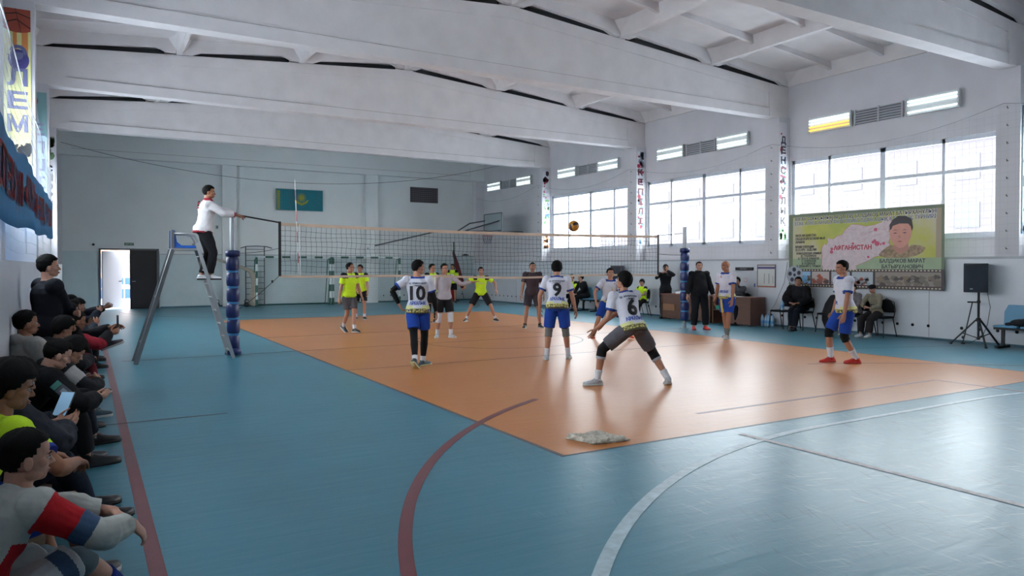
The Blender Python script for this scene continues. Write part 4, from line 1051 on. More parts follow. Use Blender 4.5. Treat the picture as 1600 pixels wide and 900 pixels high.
MB().tube([(0,.03,.03), (.1,-.1,.88)], .012, 8).build('handle', M_cf, t); MB().bar((.06,-.02,.885), (.15,-.2,.885), .035, .03).build('cross_head', M_cf, t); MB().ell((0,.03,.14), (.03,.03,.03), 8, 6).build('joint', M_black, t); MB().box(-.02,.02,.0,.06,0,.03).build('tip', M_black, t)
# plastic bench seats
M_ps = mat('light_blue_plastic', '5d93b4', .4)
def seatrow(x, y, a, n_, label, first=0):
    t = thing('plastic_bench', label, 'bench', (x, y, 0), R(a))
    W_ = .5*n_
    MB().box(-W_/2-.05, W_/2+.05, -.03, .03, .36, .41).build('beam', M_cf, t)
    for s_ in (-W_/2+.12, W_/2-.12):
        MB().box(s_-.025, s_+.025, -.03, .03, .04, .38).build('leg', M_cf, t); MB().box(s_-.03, s_+.03, -.22, .25, 0, .045).build('foot', M_cf, t)
    for k in range(n_):
        xx = -W_/2 + .25 + .5*k; m = MB()
        m.obox((xx,.02,.44), (.22,0,0), (0,.21,.0), (0,0,.02)); m.prism([(xx-.22,.46), (xx+.22,.46), (xx+.21,.72), (xx+.14,.86), (xx-.14,.86), (xx-.21,.72)], -.235, -.20)
        m.build('seat_shell', M_ps, t, bevel=.015)
    return t
seatrow(15.95, 6.95, 90, 3, 'row of light blue plastic seats cut by the right edge of the picture')
seatrow(15.9, 21.35, 90, 2, 'light blue plastic seats beside the two men sitting behind the net')
mb = MB(); mb.ell((15.93, 7.22, .52), (.16,.22,.08), 14, 9); mb.ell((15.95,7.1,.55), (.14,.16,.08), 12, 8); mb.tube([(15.9,7.38,.5),(15.86,7.45,.49),(15.9,7.5,.48)], .03, 8)
tag(mb.build('dark_bag', mat('black_bag', '141820', .8, bump=.4, bscale=20), smooth=True), 'dark soft bag lying on the light blue seat at the right edge', 'bag')
# gym bench under the spectators on the left
t = thing('gym_bench', 'low wooden gym bench along the left wall under the row of spectators', 'bench', (-.30, 8.6, 0))
MB().box(-.15, .13, -4.3, 6.6, .20, .24).build('bench_top', mat('worn_wood', '6b5a48', .6, var=.2), t)
for yy in (-4.1, -2, .8, 3.6, 6.2): MB().box(-.13, .11, yy-.03, yy+.03, 0, .20).build('leg', mat('dark_wood', '4a3c30', .6), t)
# ================================================================== PEOPLE
def remesh(mb, vox, smooth=2, disp=0, dscale=.12):
    me = mb.mesh('tmp', []); ob = bpy.data.objects.new('tmp', me); COL.objects.link(ob)
    m = ob.modifiers.new('r', 'REMESH'); m.mode = 'VOXEL'; m.voxel_size = vox; m.use_smooth_shade = True
    if smooth: m2 = ob.modifiers.new('s', 'SMOOTH'); m2.iterations = smooth; m2.factor = .6
    if disp:
        tx = bpy.data.textures.get('cloth_folds_%g' % dscale) or bpy.data.textures.new('cloth_folds_%g' % dscale, 'CLOUDS'); tx.noise_scale = dscale; tx.noise_depth = 1
        m3 = ob.modifiers.new('d', 'DISPLACE'); m3.texture = tx; m3.strength = disp; m3.mid_level = .5
    dg = bpy.context.evaluated_depsgraph_get(); dg.update()
    out = bpy.data.meshes.new_from_object(ob.evaluated_get(dg))
    out.materials.clear()
    bpy.data.objects.remove(ob); bpy.data.meshes.remove(me)
    out.polygons.foreach_set('use_smooth', [True]*len(out.polygons))
    return out
def me_append(dst, src_list):
    """dst: bmesh built from several (mesh, matrix, material offset)"""
    bm = bmesh.new()
    for me, M, mo in src_list:
        b2 = bmesh.new(); b2.from_mesh(me)
        if M is not None: b2.transform(M)
        if mo:
            for f in b2.faces: f.material_index += mo
        t = bpy.data.meshes.new('t'); b2.to_mesh(t); b2.free(); bm.from_mesh(t); bpy.data.meshes.remove(t)
    for f in bm.faces: f.smooth = True
    bm.to_mesh(dst); bm.free(); dst.update()

# ---- head template: origin at the top of the neck, +y the face, +z the crown
def head_template(vox):
    q = MB()
    q.ell((0,-.008,.108), (.074,.094,.086), 24, 16)
    q.ell((0,.030,.050), (.061,.060,.074), 20, 14)
    q.ell((0,.060,.004), (.030,.028,.024), 14, 9)
    q.ell((0,.040,.120), (.062,.050,.055), 16, 10)
    for s in (-1, 1):
        q.ell((s*.040,.052,.062), (.026,.028,.022), 12, 8)
        q.ell((s*.042,.022,.016), (.022,.040,.026), 12, 8)
        q.ell((s*.077,-.004,.068), (.010,.019,.031), 10, 8, M=Matrix.Rotation(R(-18*s), 3, 'Z'))
        q.ell((s*.011,.092,.052), (.009,.012,.008), 8, 6)
        q.ell((s*.026,.078,.100), (.022,.014,.008), 10, 6)
    q.tube([(0,.082,.096), (0,.094,.074), (0,.106,.056)], [.009,.010,.012], 8, rnd=True)
    q.ell((0,.086,.026), (.022,.013,.007), 10, 6); q.ell((0,.084,.016), (.018,.013,.007), 10, 6)
    q.tube([(0,-.022,-.10), (0,-.018,-.04), (0,-.014,.03)], [.056,.054,.056], 16)
    me = remesh(q, vox, 2)
    # features: 1 eye white, 2 brow/iris, 3 lips
    f = MB()
    for s in (-1, 1):
        f.ell((s*.030,.0800,.0815), (.0135,.0085,.0062), 12, 8, 1, Matrix.Rotation(R(-14*s), 3, 'Z'))
        f.ell((s*.030,.0858,.0815), (.0056,.0038,.0055), 10, 6, 2)
        f.tube([(s*.016,.0905,.0985), (s*.032,.0890,.1030), (s*.050,.0770,.0985)], [.0028,.0042,.0022], 6, 2, rnd=True)
        f.tube([(s*.0165,.0865,.0845), (s*.030,.0885,.0888), (s*.044,.0785,.0845)], [.0012,.0020,.0012], 5, 2)
    f.tube([(-.022,.0915,.0215), (-.008,.0985,.0235), (0,.0985,.0222), (.008,.0985,.0235), (.022,.0915,.0215)], [(.003,.002),(.0055,.003),(.0055,.003),(.0055,.003),(.003,.002)], 6, 3)
    f.tube([(-.018,.0905,.0155), (0,.0975,.0135), (.018,.0905,.0155)], [(.003,.003),(.006,.004),(.003,.003)], 6, 3)
    fm = f.mesh('f', [], True)
    out = bpy.data.meshes.new('head_template'); me_append(out, [(me, None, 0), (fm, None, 0)])
    return out
HEADS = {'fine': head_template(.0042), 'mid': head_template(.0065)}

def hair_mesh(style, seed=0):
    """cap of hair over the skull; dips under the skin along the hairline"""
    q = MB(); n, m = 40, 30; vs = []; fs = []; r_ = random.Random(seed)
    th = {'short': .013, 'buzz': .006, 'full': .022, 'crop': .011, 'sidecut': .012}.get(style, .013)
    topv = {'full': .016, 'sidecut': .016, 'short': .006, 'crop': .004}.get(style, 0)
    ph0 = r_.random()*6
    for i in range(m+1):
        t = math.pi*i/m
        for k in range(n):
            p = 2*math.pi*k/n; d = V((math.sin(t)*math.cos(p), math.sin(t)*math.sin(p), math.cos(t)))
            z0 = .108 + .088*d.z
            fr = max(0, d.y); bk = max(0, -d.y); sd = abs(d.x)
            azy = d.y / max(1e-6, math.hypot(d.x, d.y))     # 1 front .. -1 back
            hl = .150 if azy > .55 else (.150 + (.092-.150)*min(1, (.55-azy)/.30) if azy > .25 else (.092 if azy > -.05 else .092 + (.020-.092)*min(1, (-.05-azy)/.45)))
            if style == 'full': hl -= .016 if azy > .4 else .012
            if style == 'buzz': hl += .004
            k_ = max(0, min(1, (z0-hl)/.014 + .5)); k_ = k_*k_*(3-2*k_)
            off = -.012 + k_*(.012+th) + topv*max(0, d.z)**1.5 * k_
            if style in ('sidecut', 'buzz', 'crop') and z0 < .13: off = min(off, .006)
            off += k_*(.0022*math.sin(9*p+ph0+5*t) + .0018*math.sin(17*p-7*t+ph0))
            vs.append(V((0,-.008,.108)) + V((d.x*(.076+off), d.y*(.096+off) + (.004*k_ if azy > .5 else 0), d.z*(.088+off))))
    for i in range(m):
        for k in range(n):
            a = i*n+k; b = i*n+(k+1) % n; fs.append((a, a+n, b+n, b))
    q.add(vs, fs); return q

def hand_mb(q, W, d, nrm, sgn, curl=.35, sc=1.0, seg=6, mi=0, spread=.06):
    """palm, four unequal fingers, thumb. d: wrist->knuckles, nrm: palm side, sgn: +1 right hand, -1 left"""
    W, d, nrm = V(W), V(d).normalized(), V(nrm)
    nrm = (nrm - d*nrm.dot(d)).normalized(); sd = d.cross(nrm)*sgn      # towards the thumb
    q.tube([W - d*.02*sc, W + d*.02*sc, W + d*.055*sc, W + d*.092*sc], [(.026*sc,.019*sc), (.034*sc,.017*sc), (.041*sc,.015*sc), (.038*sc,.012*sc)], 10, mi, side=sd, rnd=True)
    for i, (o, L, r) in enumerate(((.030,.072,.0088), (.010,.080,.0092), (-.010,.074,.0088), (-.029,.058,.0076))):
        p = W + d*(.088 - .006*abs(i-1))*sc + sd*o*sc; a = spread*(1.2-i); pts = [p]; ang = 0
        dd = (d + sd*a).normalized()
        for j, f in enumerate((.45,.31,.24)):
            ang += curl*(1.15 if j else .8); v = dd*math.cos(ang) + nrm*math.sin(ang); p = p + v*L*f*sc; pts.append(p)
        q.tube(pts, [r*sc, r*.95*sc, r*.88*sc, r*.75*sc], seg, mi, rnd=True)
    p = W + d*.022*sc + sd*.028*sc; v = (sd*.75 + d*.65 + nrm*.25).normalized(); pts = [p, p+v*.036*sc]
    v2 = (d*.9 + sd*(.45-.5*curl) + nrm*(.1+.6*curl)).normalized(); pts += [pts[-1]+v2*.030*sc, pts[-1]+v2*.030*sc+(v2+nrm*.2*curl).normalized()*.024*sc]
    q.tube(pts, [.012*sc,.0115*sc,.0105*sc,.0085*sc], seg, mi, rnd=True)

def ik(a, t, l1, l2, hint):
    a, t, hint = V(a), V(t), V(hint); v = t - a; D = v.length; mx = (l1+l2)*.999
    if D > mx: t = a + v*(mx/D); v = t - a; D = mx
    D = max(D, abs(l1-l2)+.01); x = (l1*l1 - l2*l2 + D*D)/(2*D); h = math.sqrt(max(0, l1*l1-x*x)); u = v.normalized()
    hp = hint - u*hint.dot(u); hp = hp.normalized() if hp.length > 1e-5 else u.orthogonal().normalized()
    return a + u*x + hp*h, t

def shoe(lside, ank, yaw, pitch, sc, mats, toe=1.0, sole_mi=1, boot=False, name='shoe'):
    """foot loft with sole and upper; ankle position ank (local), yaw outwards, pitch toes up(+)"""
    q = MB(); f = V((math.sin(yaw), math.cos(yaw), 0)); M = Matrix.Rotation(-yaw, 4, 'Z') @ Matrix.Rotation(pitch, 4, 'X')
    T = Matrix.Translation(V(ank)) @ M
    st = [(-.075,.022,.028,.050),(-.068,.032,.045,.042),(-.03,.037,.085,.0),(.02,.038,.095,0),(.06,.043,.072,0),(.11,.049,.052,0),(.15,.047,.042,0),(.18,.036,.034,0),(.197,.016,.024,0)]
    n = 14; vs = []; fs = []
    for (y, hw, h, _) in st:
        y *= toe if y > 0 else 1
        for k in range(n):
            a = 2*math.pi*k/n; x = hw*math.cos(a); z = math.sin(a)
            z = (h*z*.95 if z > 0 else z*.012) ; z += .02
            vs.append(T @ V((x*sc, y*sc, (z-.08)*sc)))
    N = len(st)
    for i in range(N-1):
        for k in range(n): a = i*n+k; b = i*n+(k+1) % n; fs.append((a, b, b+n, a+n))
    fs.append(tuple(reversed(range(n)))); fs.append(tuple(range((N-1)*n, N*n)))
    q.add(vs, fs, 0)
    # sole slab
    vs = []; fs = []; ring = []
    for (y, hw, h, _) in st: ring.append((hw+.004, y*(toe if y > 0 else 1)))
    outl = [(x, y) for x, y in ring] + [(-x, y) for x, y in reversed(ring)]
    for zz in (-.08, -.055):
        for x, y in outl: vs.append(T @ V((x*sc, y*sc, zz*sc)))
    k_ = len(outl); fs = [tuple(range(k_)), tuple(reversed(range(k_, 2*k_)))] + [(i, i+k_, (i+1) % k_+k_, (i+1) % k_) for i in range(k_)]
    q.add(vs, fs, 1)
    q.tube([T @ V((0,-.012*sc,-.03*sc)), T @ V((0,-.012*sc,.012*sc if not boot else .10*sc))], [(.042*sc,.052*sc), (.040*sc,.046*sc)], 12, 0)
    for k in range(3):
        c = T @ V((0, (.045+.022*k)*sc, (.012-.013*k)*sc)); q.obox(c, (M.to_3x3() @ V((.022*sc,0,0))), (M.to_3x3() @ V((0,.004*sc,0))), (M.to_3x3() @ V((0,0,.004*sc))), 2)
    return q

SK = {}
def skin(name, c): return mat('skin_' + name, c, .5, var=.06, vscale=30, spec=.35)
SKIN = skin('tan', 'a67660'); SKIN2 = skin('light', 'b98a76'); SKIN3 = skin('warm', '99684f'); 
M_eye = mat('eye_white', 'c9c4c0', .3); M_brow = mat('black_hair', '0b0a0a', .75, spec=.15, bump=.4, bscale=160); M_lip = mat('lips', '8d5350', .5)
M_hairg = mat('greying_hair', '1f1d1b', .75, spec=.15, bump=.4, bscale=160)
M_orn = None
def orn_mat():
    m = bpy.data.materials.new('yellow_ornament_print'); m.use_nodes = True; n = m.node_tree; b = n.nodes['Principled BSDF']; b.inputs['Roughness'].default_value = .8
    t = n.nodes.new('ShaderNodeTexCoord'); v = n.nodes.new('ShaderNodeTexVoronoi'); v.feature = 'DISTANCE_TO_EDGE'; v.inputs['Scale'].default_value = 26
    c = n.nodes.new('ShaderNodeValToRGB'); c.color_ramp.interpolation = 'CONSTANT'; c.color_ramp.elements[0].color = (*lin('4f4a35'), 1); c.color_ramp.elements[1].position = .10; c.color_ramp.elements[1].color = (*lin('b9b266'), 1)
    n.links.new(t.outputs['Object'], v.inputs[0]); n.links.new(v.outputs['Distance'], c.inputs[0]); n.links.new(c.outputs[0], b.inputs['Base Color']); return m
M_orn = orn_mat()
J_white = cloth('jersey_white', 'c3c5d2'); J_blue = cloth('jersey_blue_trim', '24408c'); J_pale = cloth('jersey_pale_yellow', 'c9c88c'); J_dark = cloth('jersey_dark_line', '4a4738')
S_blue = cloth('royal_blue_shorts', '1c3f94'); S_yel = cloth('yellow_side_panel', 'c9b24a'); NEON = cloth('neon_yellow', 'c2e62c'); S_black = cloth('black_shorts', '17181d'); S_grey = cloth('charcoal_shorts', '55545b')
K_black = cloth('black_knee_pad', '0f1014'); K_white = cloth('white_sock', 'c9cad0'); K_grey = cloth('grey_knee_pad', '6a6b68'); M_redsh = mat('red_shoe', 'c8302a', .5, var=.15, vscale=40); M_orsh = mat('orange_shoe', 'c8502c', .5)
M_wsh = mat('white_grey_shoe', 'aeb0b4', .5, var=.35, vscale=35); M_bsh = mat('black_shoe', '16171b', .45); M_sole = mat('pale_sole', 'b9b8b4', .6); M_lace = mat('shoe_lace', '8b8d92', .7); M_dsole = mat('black_sole', '0f0f12', .6); M_teal = mat('dark_teal_shoe', '25404c', .5, var=.2, vscale=40)
M_leather = mat('black_leather', '111115', .3, spec=.6)
BLACKC = cloth('black_tracksuit', '17181d'); DNAVY = cloth('dark_navy_cloth', '161b28')

def person(label, pos, yaw, h=1.75, pel=None, lean=4, side=0, twist=0, slouch=0, bulk=1.0,
           feet=((-.11,0,0,0),(.11,0,0,0)), hands=None, elb=None, hdir=None, hnrm=None, curl=(.35,.35), knee=None,
           head=(0,0,0), hair='short', hairm=None, skinm=None, top=None, bottom=None, legs=(), shoes=None, extra=None, vox=.011, group=None, detail='mid', hsc=1.0, headoff=(0,0,0), belly=0, num=None):
    s = h/1.75; yw = R(yaw); skinm = skinm or SKIN; hairm = hairm or M_brow
    root = bpy.data.objects.new('person', None); COL.objects.link(root); root.location = (pos[0], pos[1], pos[2] if len(pos) > 2 else 0); root.rotation_euler.z = -yw; root.empty_display_size = .2
    tag(root, label, 'person', group)
    P = V(pel) if pel else V((0, -.01, .93*s))
    la, sa = R(lean), R(side)
    u = V((math.sin(sa), math.sin(la)*math.cos(sa), math.cos(la)*math.cos(sa))).normalized()
    X = V((1,0,0)); fwd = u.cross(X).normalized()*-1 if False else X.cross(u).normalized()*-1
    fwd = u.cross(X).normalized() ; 
    if fwd.y < 0: fwd = -fwd
    T_ = .505*s
    tw = Matrix.Rotation(R(-twist), 3, u); Sx = (tw @ X); Sx = (Sx - u*Sx.dot(u)).normalized(); F2 = u.cross(Sx).normalized()
    if F2.dot(tw @ fwd) < 0: F2 = -F2
    N = P + u*T_ + F2*.02*slouch*5
    def sp(t):  # spine point with slouch: back bows backwards in the middle
        return P + (N-P)*t - F2*slouch*.10*math.sin(math.pi*min(1, max(0, t)))
    Sh = [sp(.90) - Sx*.175*s*(.5+.5*bulk), sp(.90) + Sx*.175*s*(.5+.5*bulk)]
    Hp = [P - X*.092*s - V((0,0,.02)), P + X*.092*s - V((0,0,.02))]
    # legs
    l1, l2 = .425*s, .415*s; K = []; A = []; FY = []; FP = []
    for i in (0, 1):
        f = feet[i]; fx, fy, fz = f[0], f[1], f[2] if len(f) > 2 else 0
        yawf = R(f[3]) if len(f) > 3 else 0; pit = R(f[4]) if len(f) > 4 else 0
        ank = V((fx, fy, fz + .08*s)); kh = V(knee[i]) if knee and knee[i] else V((math.sin(yawf)*.7 + (-.12, .12)[i], 1, .15))
        k_, a_ = ik(Hp[i], ank, l1, l2, kh); K.append(k_); A.append(a_); FY.append(yawf); FP.append(pit)
    # arms
    a1, a2 = .29*s, .255*s; E = []; W = []; HD = []; HN = []
    for i in (0, 1):
        sg = (-1, 1)[i]
        hd = hands[i] if hands and hands[i] else (sg*.27*s, .05, .80*s)
        e, w_ = ik(Sh[i], hd, a1, a2, V(elb[i]) if elb and elb[i] else V((sg*.45, -1, -.3)))
        E.append(e); W.append(w_)
        d = V(hdir[i]) if hdir and hdir[i] else (w_-e).normalized() + V((0,.05,0))
        HD.append(d.normalized()); HN.append(V(hnrm[i]) if hnrm and hnrm[i] else V((-sg, -.15, -.1)))
    st = [(-.20,.085,.080,0), (-.13,.140,.108,-.005), (-.02,.168*1,.120,-.008), (.10,.160,.112,0), (.28,.138,.100,.006), (.45,.146,.106,.008), (.62,.166,.116,.006), (.76,.172,.116,0), (.87,.150,.098,-.006), (.95,.100,.072,-.01), (1.02,.060,.060,-.004)]
    def torso(q, inf, t0=-9, t1=9, extra_r=None, n=20):
        pts = []; rad = []; sd = []
        for (t, rx, ry, o) in st:
            if t < t0-.001 or t > t1+.001: continue
            b_ = bulk if t < .95 else 1; bl = belly*math.exp(-((t-.25)/.22)**2)
            r1 = rx*s*b_ + inf + bl*.5; r2 = ry*s*(1+(b_-1)*1.1) + inf + bl*.6
            if extra_r: e_ = extra_r(t); r1 += e_; r2 += e_
            k = max(0, min(1, t)); sx = (X*(1-k) + Sx*k).normalized()
            c = (P + u*T_*t if t < 0 else sp(t)) + F2*(o + bl*.5)*s
            pts.append(c); rad.append((r1, r2)); sd.append(sx)
        q.tube(pts, rad, n, 0, side=sd, rnd=False)
    def limb(q, ch, f0, f1, inf, prof, n=12, rnd=False, steps=9, flare=0):
        pts = []; rad = []
        for i in range(steps+1):
            f = f0 + (f1-f0)*i/steps; p, r = at(ch, f, prof); pts.append(p); rad.append(r*s + inf + flare*(i/steps))
        q.tube(pts, rad, n, 0, rnd=rnd)
    def at(ch, f, prof):
        a, b, c = ch
        if f < .5: p = a.lerp(b, f/.5)
        else: p = b.lerp(c, (f-.5)/.5)
        if .4 < f < .6:  # round the joint
            w_ = 1-abs(f-.5)/.1; mid = a.lerp(b, .9).lerp(b.lerp(c, .1), .5); p = p.lerp(mid, w_*.35)
        for i in range(len(prof)-1):
            if prof[i][0] <= f <= prof[i+1][0] + 1e-9:
                k = (f-prof[i][0])/(prof[i+1][0]-prof[i][0]); return p, (prof[i][1]*(1-k) + prof[i+1][1]*k)*(1+.7*(bulk-1))
        return p, prof[-1][1] if f > .5 else prof[0][1]
    PA = [(-.05,.052), (0,.054), (.12,.051), (.3,.045), (.45,.040), (.5,.040), (.6,.043), (.75,.036), (.95,.027), (1.02,.026)]
    PL = [(-.05,.085), (0,.088), (.12,.086), (.3,.073), (.44,.058), (.5,.057), (.55,.054), (.68,.057), (.8,.048), (.93,.037), (1.05,.036)]
    arm = [(Sh[i], E[i], W[i]) for i in (0, 1)]; leg = [(Hp[i], K[i], A[i]) for i in (0, 1)]
    # head frame
    hy, hp_, hr = [R(a) for a in head]
    HM = (Matrix.Rotation(-hy, 3, 'Z') @ Matrix.Rotation(hp_, 3, 'X') @ Matrix.Rotation(hr, 3, 'Y'))
    nd = (u*.55 + (HM @ V((0,0,1)))*.45).normalized()
    Hd = N + nd*.072*s + F2*.012 + V(headoff); HS = s*hsc if s > .8 else s**.5*hsc
    HT = Matrix.Translation(Hd) @ HM.to_4x4() @ Matrix.Scale(HS, 4)
    # body
    q = MB(); torso(q, -.004)
    q.tube([sp(.88), N, Hd + (HM @ V((0,-.016,.01)))*HS], [.075*s, .058*s, .054*s], 14)
    for i in (0, 1):
        sg = (-1, 1)[i]
        q.tube([sp(.93)+Sx*sg*.05*s, sp(.94)+Sx*sg*.10*s, Sh[i]+u*.012], [.045*s,.048*s,.046*s], 10, rnd=True)
        limb(q, arm[i], -.03, 1.02, -.001, PA, 12, rnd=True, steps=16)
        limb(q, leg[i], -.04, 1.02, -.002, PL, 14, rnd=True, steps=18)
        q.ell(Hp[i] + V((0,-.03,.0)), (.085*s,.09*s,.09*s), 12, 8)
        f = V((math.sin(FY[i]), math.cos(FY[i])*math.cos(FP[i]), math.sin(FP[i])))
        q.tube([A[i]-f*.03*s-V((0,0,.03*s)), A[i]+f*.06*s-V((0,0,.04*s)), A[i]+f*.13*s-V((0,0,.055*s))], [.03*s,.032*s,.022*s], 8, rnd=True)
        if detail == 'fine': hand_mb(q, W[i], HD[i], HN[i], (-1, 1)[i], curl[i], s, 8)
    bme = remesh(q, vox, 2)
    parts = [(bme, None, 0), (HEADS['fine' if detail == 'fine' else 'mid'], HT, 0)]
    if detail != 'fine':
        hq = MB()
        for i in (0, 1): hand_mb(hq, W[i], HD[i], HN[i], (-1, 1)[i], curl[i], s, 6)
        parts.append((hq.mesh('h', [], True), None, 0))
    body = bpy.data.meshes.new('body'); me_append(body, parts)
    for m_ in (skinm, M_eye, hairm, M_lip): body.materials.append(m_)
    bo = bpy.data.objects.new('body', body); COL.objects.link(bo); bo.parent = root
    def put(name, me, mats, par=root, lab=None):
        if not isinstance(mats, (list, tuple)): mats = [mats]
        for m_ in mats: me.materials.append(m_)
        o = bpy.data.objects.new(name, me); COL.objects.link(o); o.parent = par
        if lab: o['label'] = lab
        return o
    if hair and hair not in ('bald', 'beanie'):
        hq = hair_mesh(hair, int(pos[0]*100)); hm = hq.mesh('hair', [], True); hq.fix(hm); hm.transform(HT); put('hair', hm, hairm)
    if hair == 'beanie':
        hq = MB(); hq.lathe((0,-.008,.118), [(.088,-.006), (.097,.0), (.099,.03), (.092,.062), (.070,.088), (.03,.102), (0,.104)], 20)
        hm = hq.mesh('cap', [], True); hq.fix(hm); hm.transform(HT @ Matrix.Rotation(R(-8), 4, 'X')); put('knitted_cap', hm, BLACKC)
    # top
    kind = top['kind']; inf = {'tee': .012, 'long': .010, 'jacket': .030, 'hood': .030, 'shirt': .016}[kind] + top.get('inf', 0)
    sl = {'tee': .34, 'long': .97, 'jacket': .96, 'hood': .96, 'shirt': .96}[kind]; sl = top.get('sleeve', sl)
    q = MB(); hem = top.get('hem', -.13)
    torso(q, inf, hem, .95, extra_r=lambda t: .020 if t < .05 else (.010 if t < .2 else 0), n=24)
    if hem < -.1: q.tube([P+u*T_*(hem+.0)-V((0,.012,0)), P+u*T_*.02-V((0,.02,0)), P+u*T_*.16], [(.186*s*bulk+inf*.5, .150*s*bulk+inf*.5), (.182*s*bulk+inf*.5, .142*s*bulk+inf*.5), (.15*s*bulk, .10*s*bulk)], 24, 0, side=X)
    if kind != 'tee' or True:
        q.tube([sp(.93), N + u*.01*s], [(.085*s+inf*.8), (.064*s + inf*.5)], 14)
    if kind in ('jacket', 'hood', 'shirt'): q.tube([N - u*.02, N + nd*(.045 if kind != 'shirt' else .03)*s], [.080*s, .072*s], 14)
    if kind == 'hood': q.ell(N - F2*.075*s + u*.00, (.10*s,.055*s,.06*s), 14, 9)
    for i in (0, 1):
        sg = (-1, 1)[i]; q.ell(Sh[i], (.068*s*(.4+.6*bulk)+inf,)*3, 14, 10)
        q.tube([sp(.90)+Sx*sg*.06*s, sp(.92)+Sx*sg*.11*s, Sh[i]+u*.008], [.052*s+inf,.052*s+inf,.050*s+inf*.8], 12, rnd=True)
        ri = inf + (.004 if kind == 'tee' else (.0 if kind == 'long' else .004))
        limb(q, arm[i], -.02, sl, ri, PA, 14, steps=12, flare=.010 if kind == 'tee' else 0)
    tme = remesh(q, vox*.9, 2, top.get('folds', .012 if kind in ('tee', 'long') else .022), .10)
    tm = top['mats']; fn = top.get('fn')
    if fn:
        iu = 1/T_
        for p_ in tme.polygons:
            c = p_.center; t = (c - P).dot(u)*iu; fr = (c - sp(max(0, min(1, t)))).dot(F2); sxv = (c - sp(max(0, min(1, t)))).dot(Sx)
            best = 9; af = 0; ai = 0
            for i in (0, 1):
                a, b, w_ = arm[i]
                for (p0, p1, o_) in ((a, b, 0), (b, w_, .5)):
                    v = p1-p0; k = max(0, min(1, (c-p0).dot(v)/v.length_squared)); dd = (c-(p0+v*k)).length
                    if dd < best: best = dd; af = o_ + k*.5; ai = i
            arm_in = best < .095 and abs(sxv) > .11
            p_.material_index = fn(t, fr, sxv, af if arm_in else -1, ai)
    to = put({'tee': 'shirt', 'long': 'shirt', 'shirt': 'shirt', 'jacket': 'jacket', 'hood': 'hooded_jacket'}[kind], tme, tm)
    # lettering wrapped on the cloth
    if num:
        bvh = BVHTree.FromPolygons([v.co.copy() for v in tme.vertices], [tuple(p.vertices) for p in tme.polygons])
        for (txt, t, sx_, size, mw, m_, back) in num:
            tq = MB(); dirn = -1 if back else 1
            base = sp(t) + F2*dirn*.5 + Sx*sx_
            xa = Sx*(1 if back else -1)
            text_mb(txt, size*s, tq, (0,0,0), (1,0,0), (0,1,0), .004, maxw=mw*s if mw else None, bold=.035)
            bm = bmesh.new(); me0 = tq.mesh('n', []); bm.from_mesh(me0); bmesh.ops.triangulate(bm, faces=bm.faces)
            for _ in range(3):
                le = [e for e in bm.edges if e.calc_length() > .022]
                if le: bmesh.ops.subdivide_edges(bm, edges=le, cuts=1); bmesh.ops.triangulate(bm, faces=[f for f in bm.faces if len(f.verts) > 3])
            for v in bm.verts:
                o_ = base + xa*v.co.x + u*v.co.y; loc, nn, ix, ds = bvh.ray_cast(o_, -F2*dirn)
                if loc is None: loc = o_ - F2*dirn*.38
                v.co = loc + F2*dirn*(.005 + v.co.z*.6)
            bm.to_mesh(me0); bm.free(); lo = put('shirt_lettering', me0, m_, to)
    # bottom
    if bottom:
        q = MB(); bk = bottom['kind']; bi = {'shorts': .014, 'trousers': .012, 'tights': .004, 'baggy': .026}[bk]; ln = bottom.get('len', .40 if bk == 'shorts' else .97)
        torso(q, .010 if top.get('hem', -.13) < -.05 else .006, -.20, .10)
        for i in (0, 1):
            L1 = ln[i] if isinstance(ln, (tuple, list)) else ln
            limb(q, leg[i], -.03, L1, bi, PL, 16, steps=16, flare=.022 if bk == 'shorts' else (.012 if bk in ('trousers', 'baggy') else 0))
            q.ell(Hp[i] + V((0,-.03,.0)), (.098*s,.105*s,.10*s), 12, 8)
        pme = remesh(q, vox*.9, 2, bottom.get('folds', .014), .12)
        fn = bottom.get('fn')
        if fn:
            for p_ in pme.polygons: p_.material_index = fn(p_.center, leg, P)
        po = put('shorts' if bk == 'shorts' else 'trousers', pme, bottom['mats'])
    for (nm, which, f0, f1, gi, m_) in legs:
        for i in ((0, 1) if which == 2 else (which,)):
            q = MB(); limb(q, leg[i] if not nm.startswith(('arm', 'wrist')) else arm[i], f0, f1, gi, PL if not nm.startswith(('arm', 'wrist')) else PA, 16, steps=8)
            me = q.mesh(nm, [], True); q.fix(me); put(nm, me, m_)
    if shoes:
        for i in (0, 1):
            q = shoe(i, A[i], FY[i], FP[i], s*shoes.get('sc', 1.0), None, shoes.get('toe', 1.0), boot=shoes.get('boot', False))
            me = q.mesh('shoe', [], True); q.fix(me); put('shoe', me, shoes['mats'])
    if extra: extra(dict(root=root, P=P, u=u, F=F2, Sx=Sx, sp=sp, arm=arm, leg=leg, W=W, HD=HD, HN=HN, N=N, Hd=Hd, HT=HT, s=s, put=put, A=A))
    return root

def jersey(t, fr, sx, af, ai):
    if af >= 0: return 1 if .285 < af < .36 else 0
    if t > .955: return 1
    if t < -.105: return 4
    if t < -.02: return 3
    if t < -.005: return 4
    if t < .015: return 2
    if t < .10 and abs(sx) > .07: return 2
    return 0
def jersey_long_hem(t, fr, sx, af, ai): return jersey(t, fr, sx, af, ai)
JM = [J_white, J_blue, J_pale, M_orn, J_dark]
def sidepanel(c, leg, P):
    for i in (0, 1):
        a, b, d = leg[i]; v = b-a; k = (c-a).dot(v)/v.length_squared
        if 0.05 < k < .95 and abs((c-a-v*k).y) < .028 and ((c-a-v*k).x*(-1, 1)[i]) > .03: return 1
    return 0
TJ = dict(kind='tee', mats=JM, fn=jersey, hem=-.13)
def neonfn(t, fr, sx, af, ai):
    if 0 <= af < .22 and False: return 1
    if af < 0 and t > .80 and abs(sx) > .10: return 1
    return 0
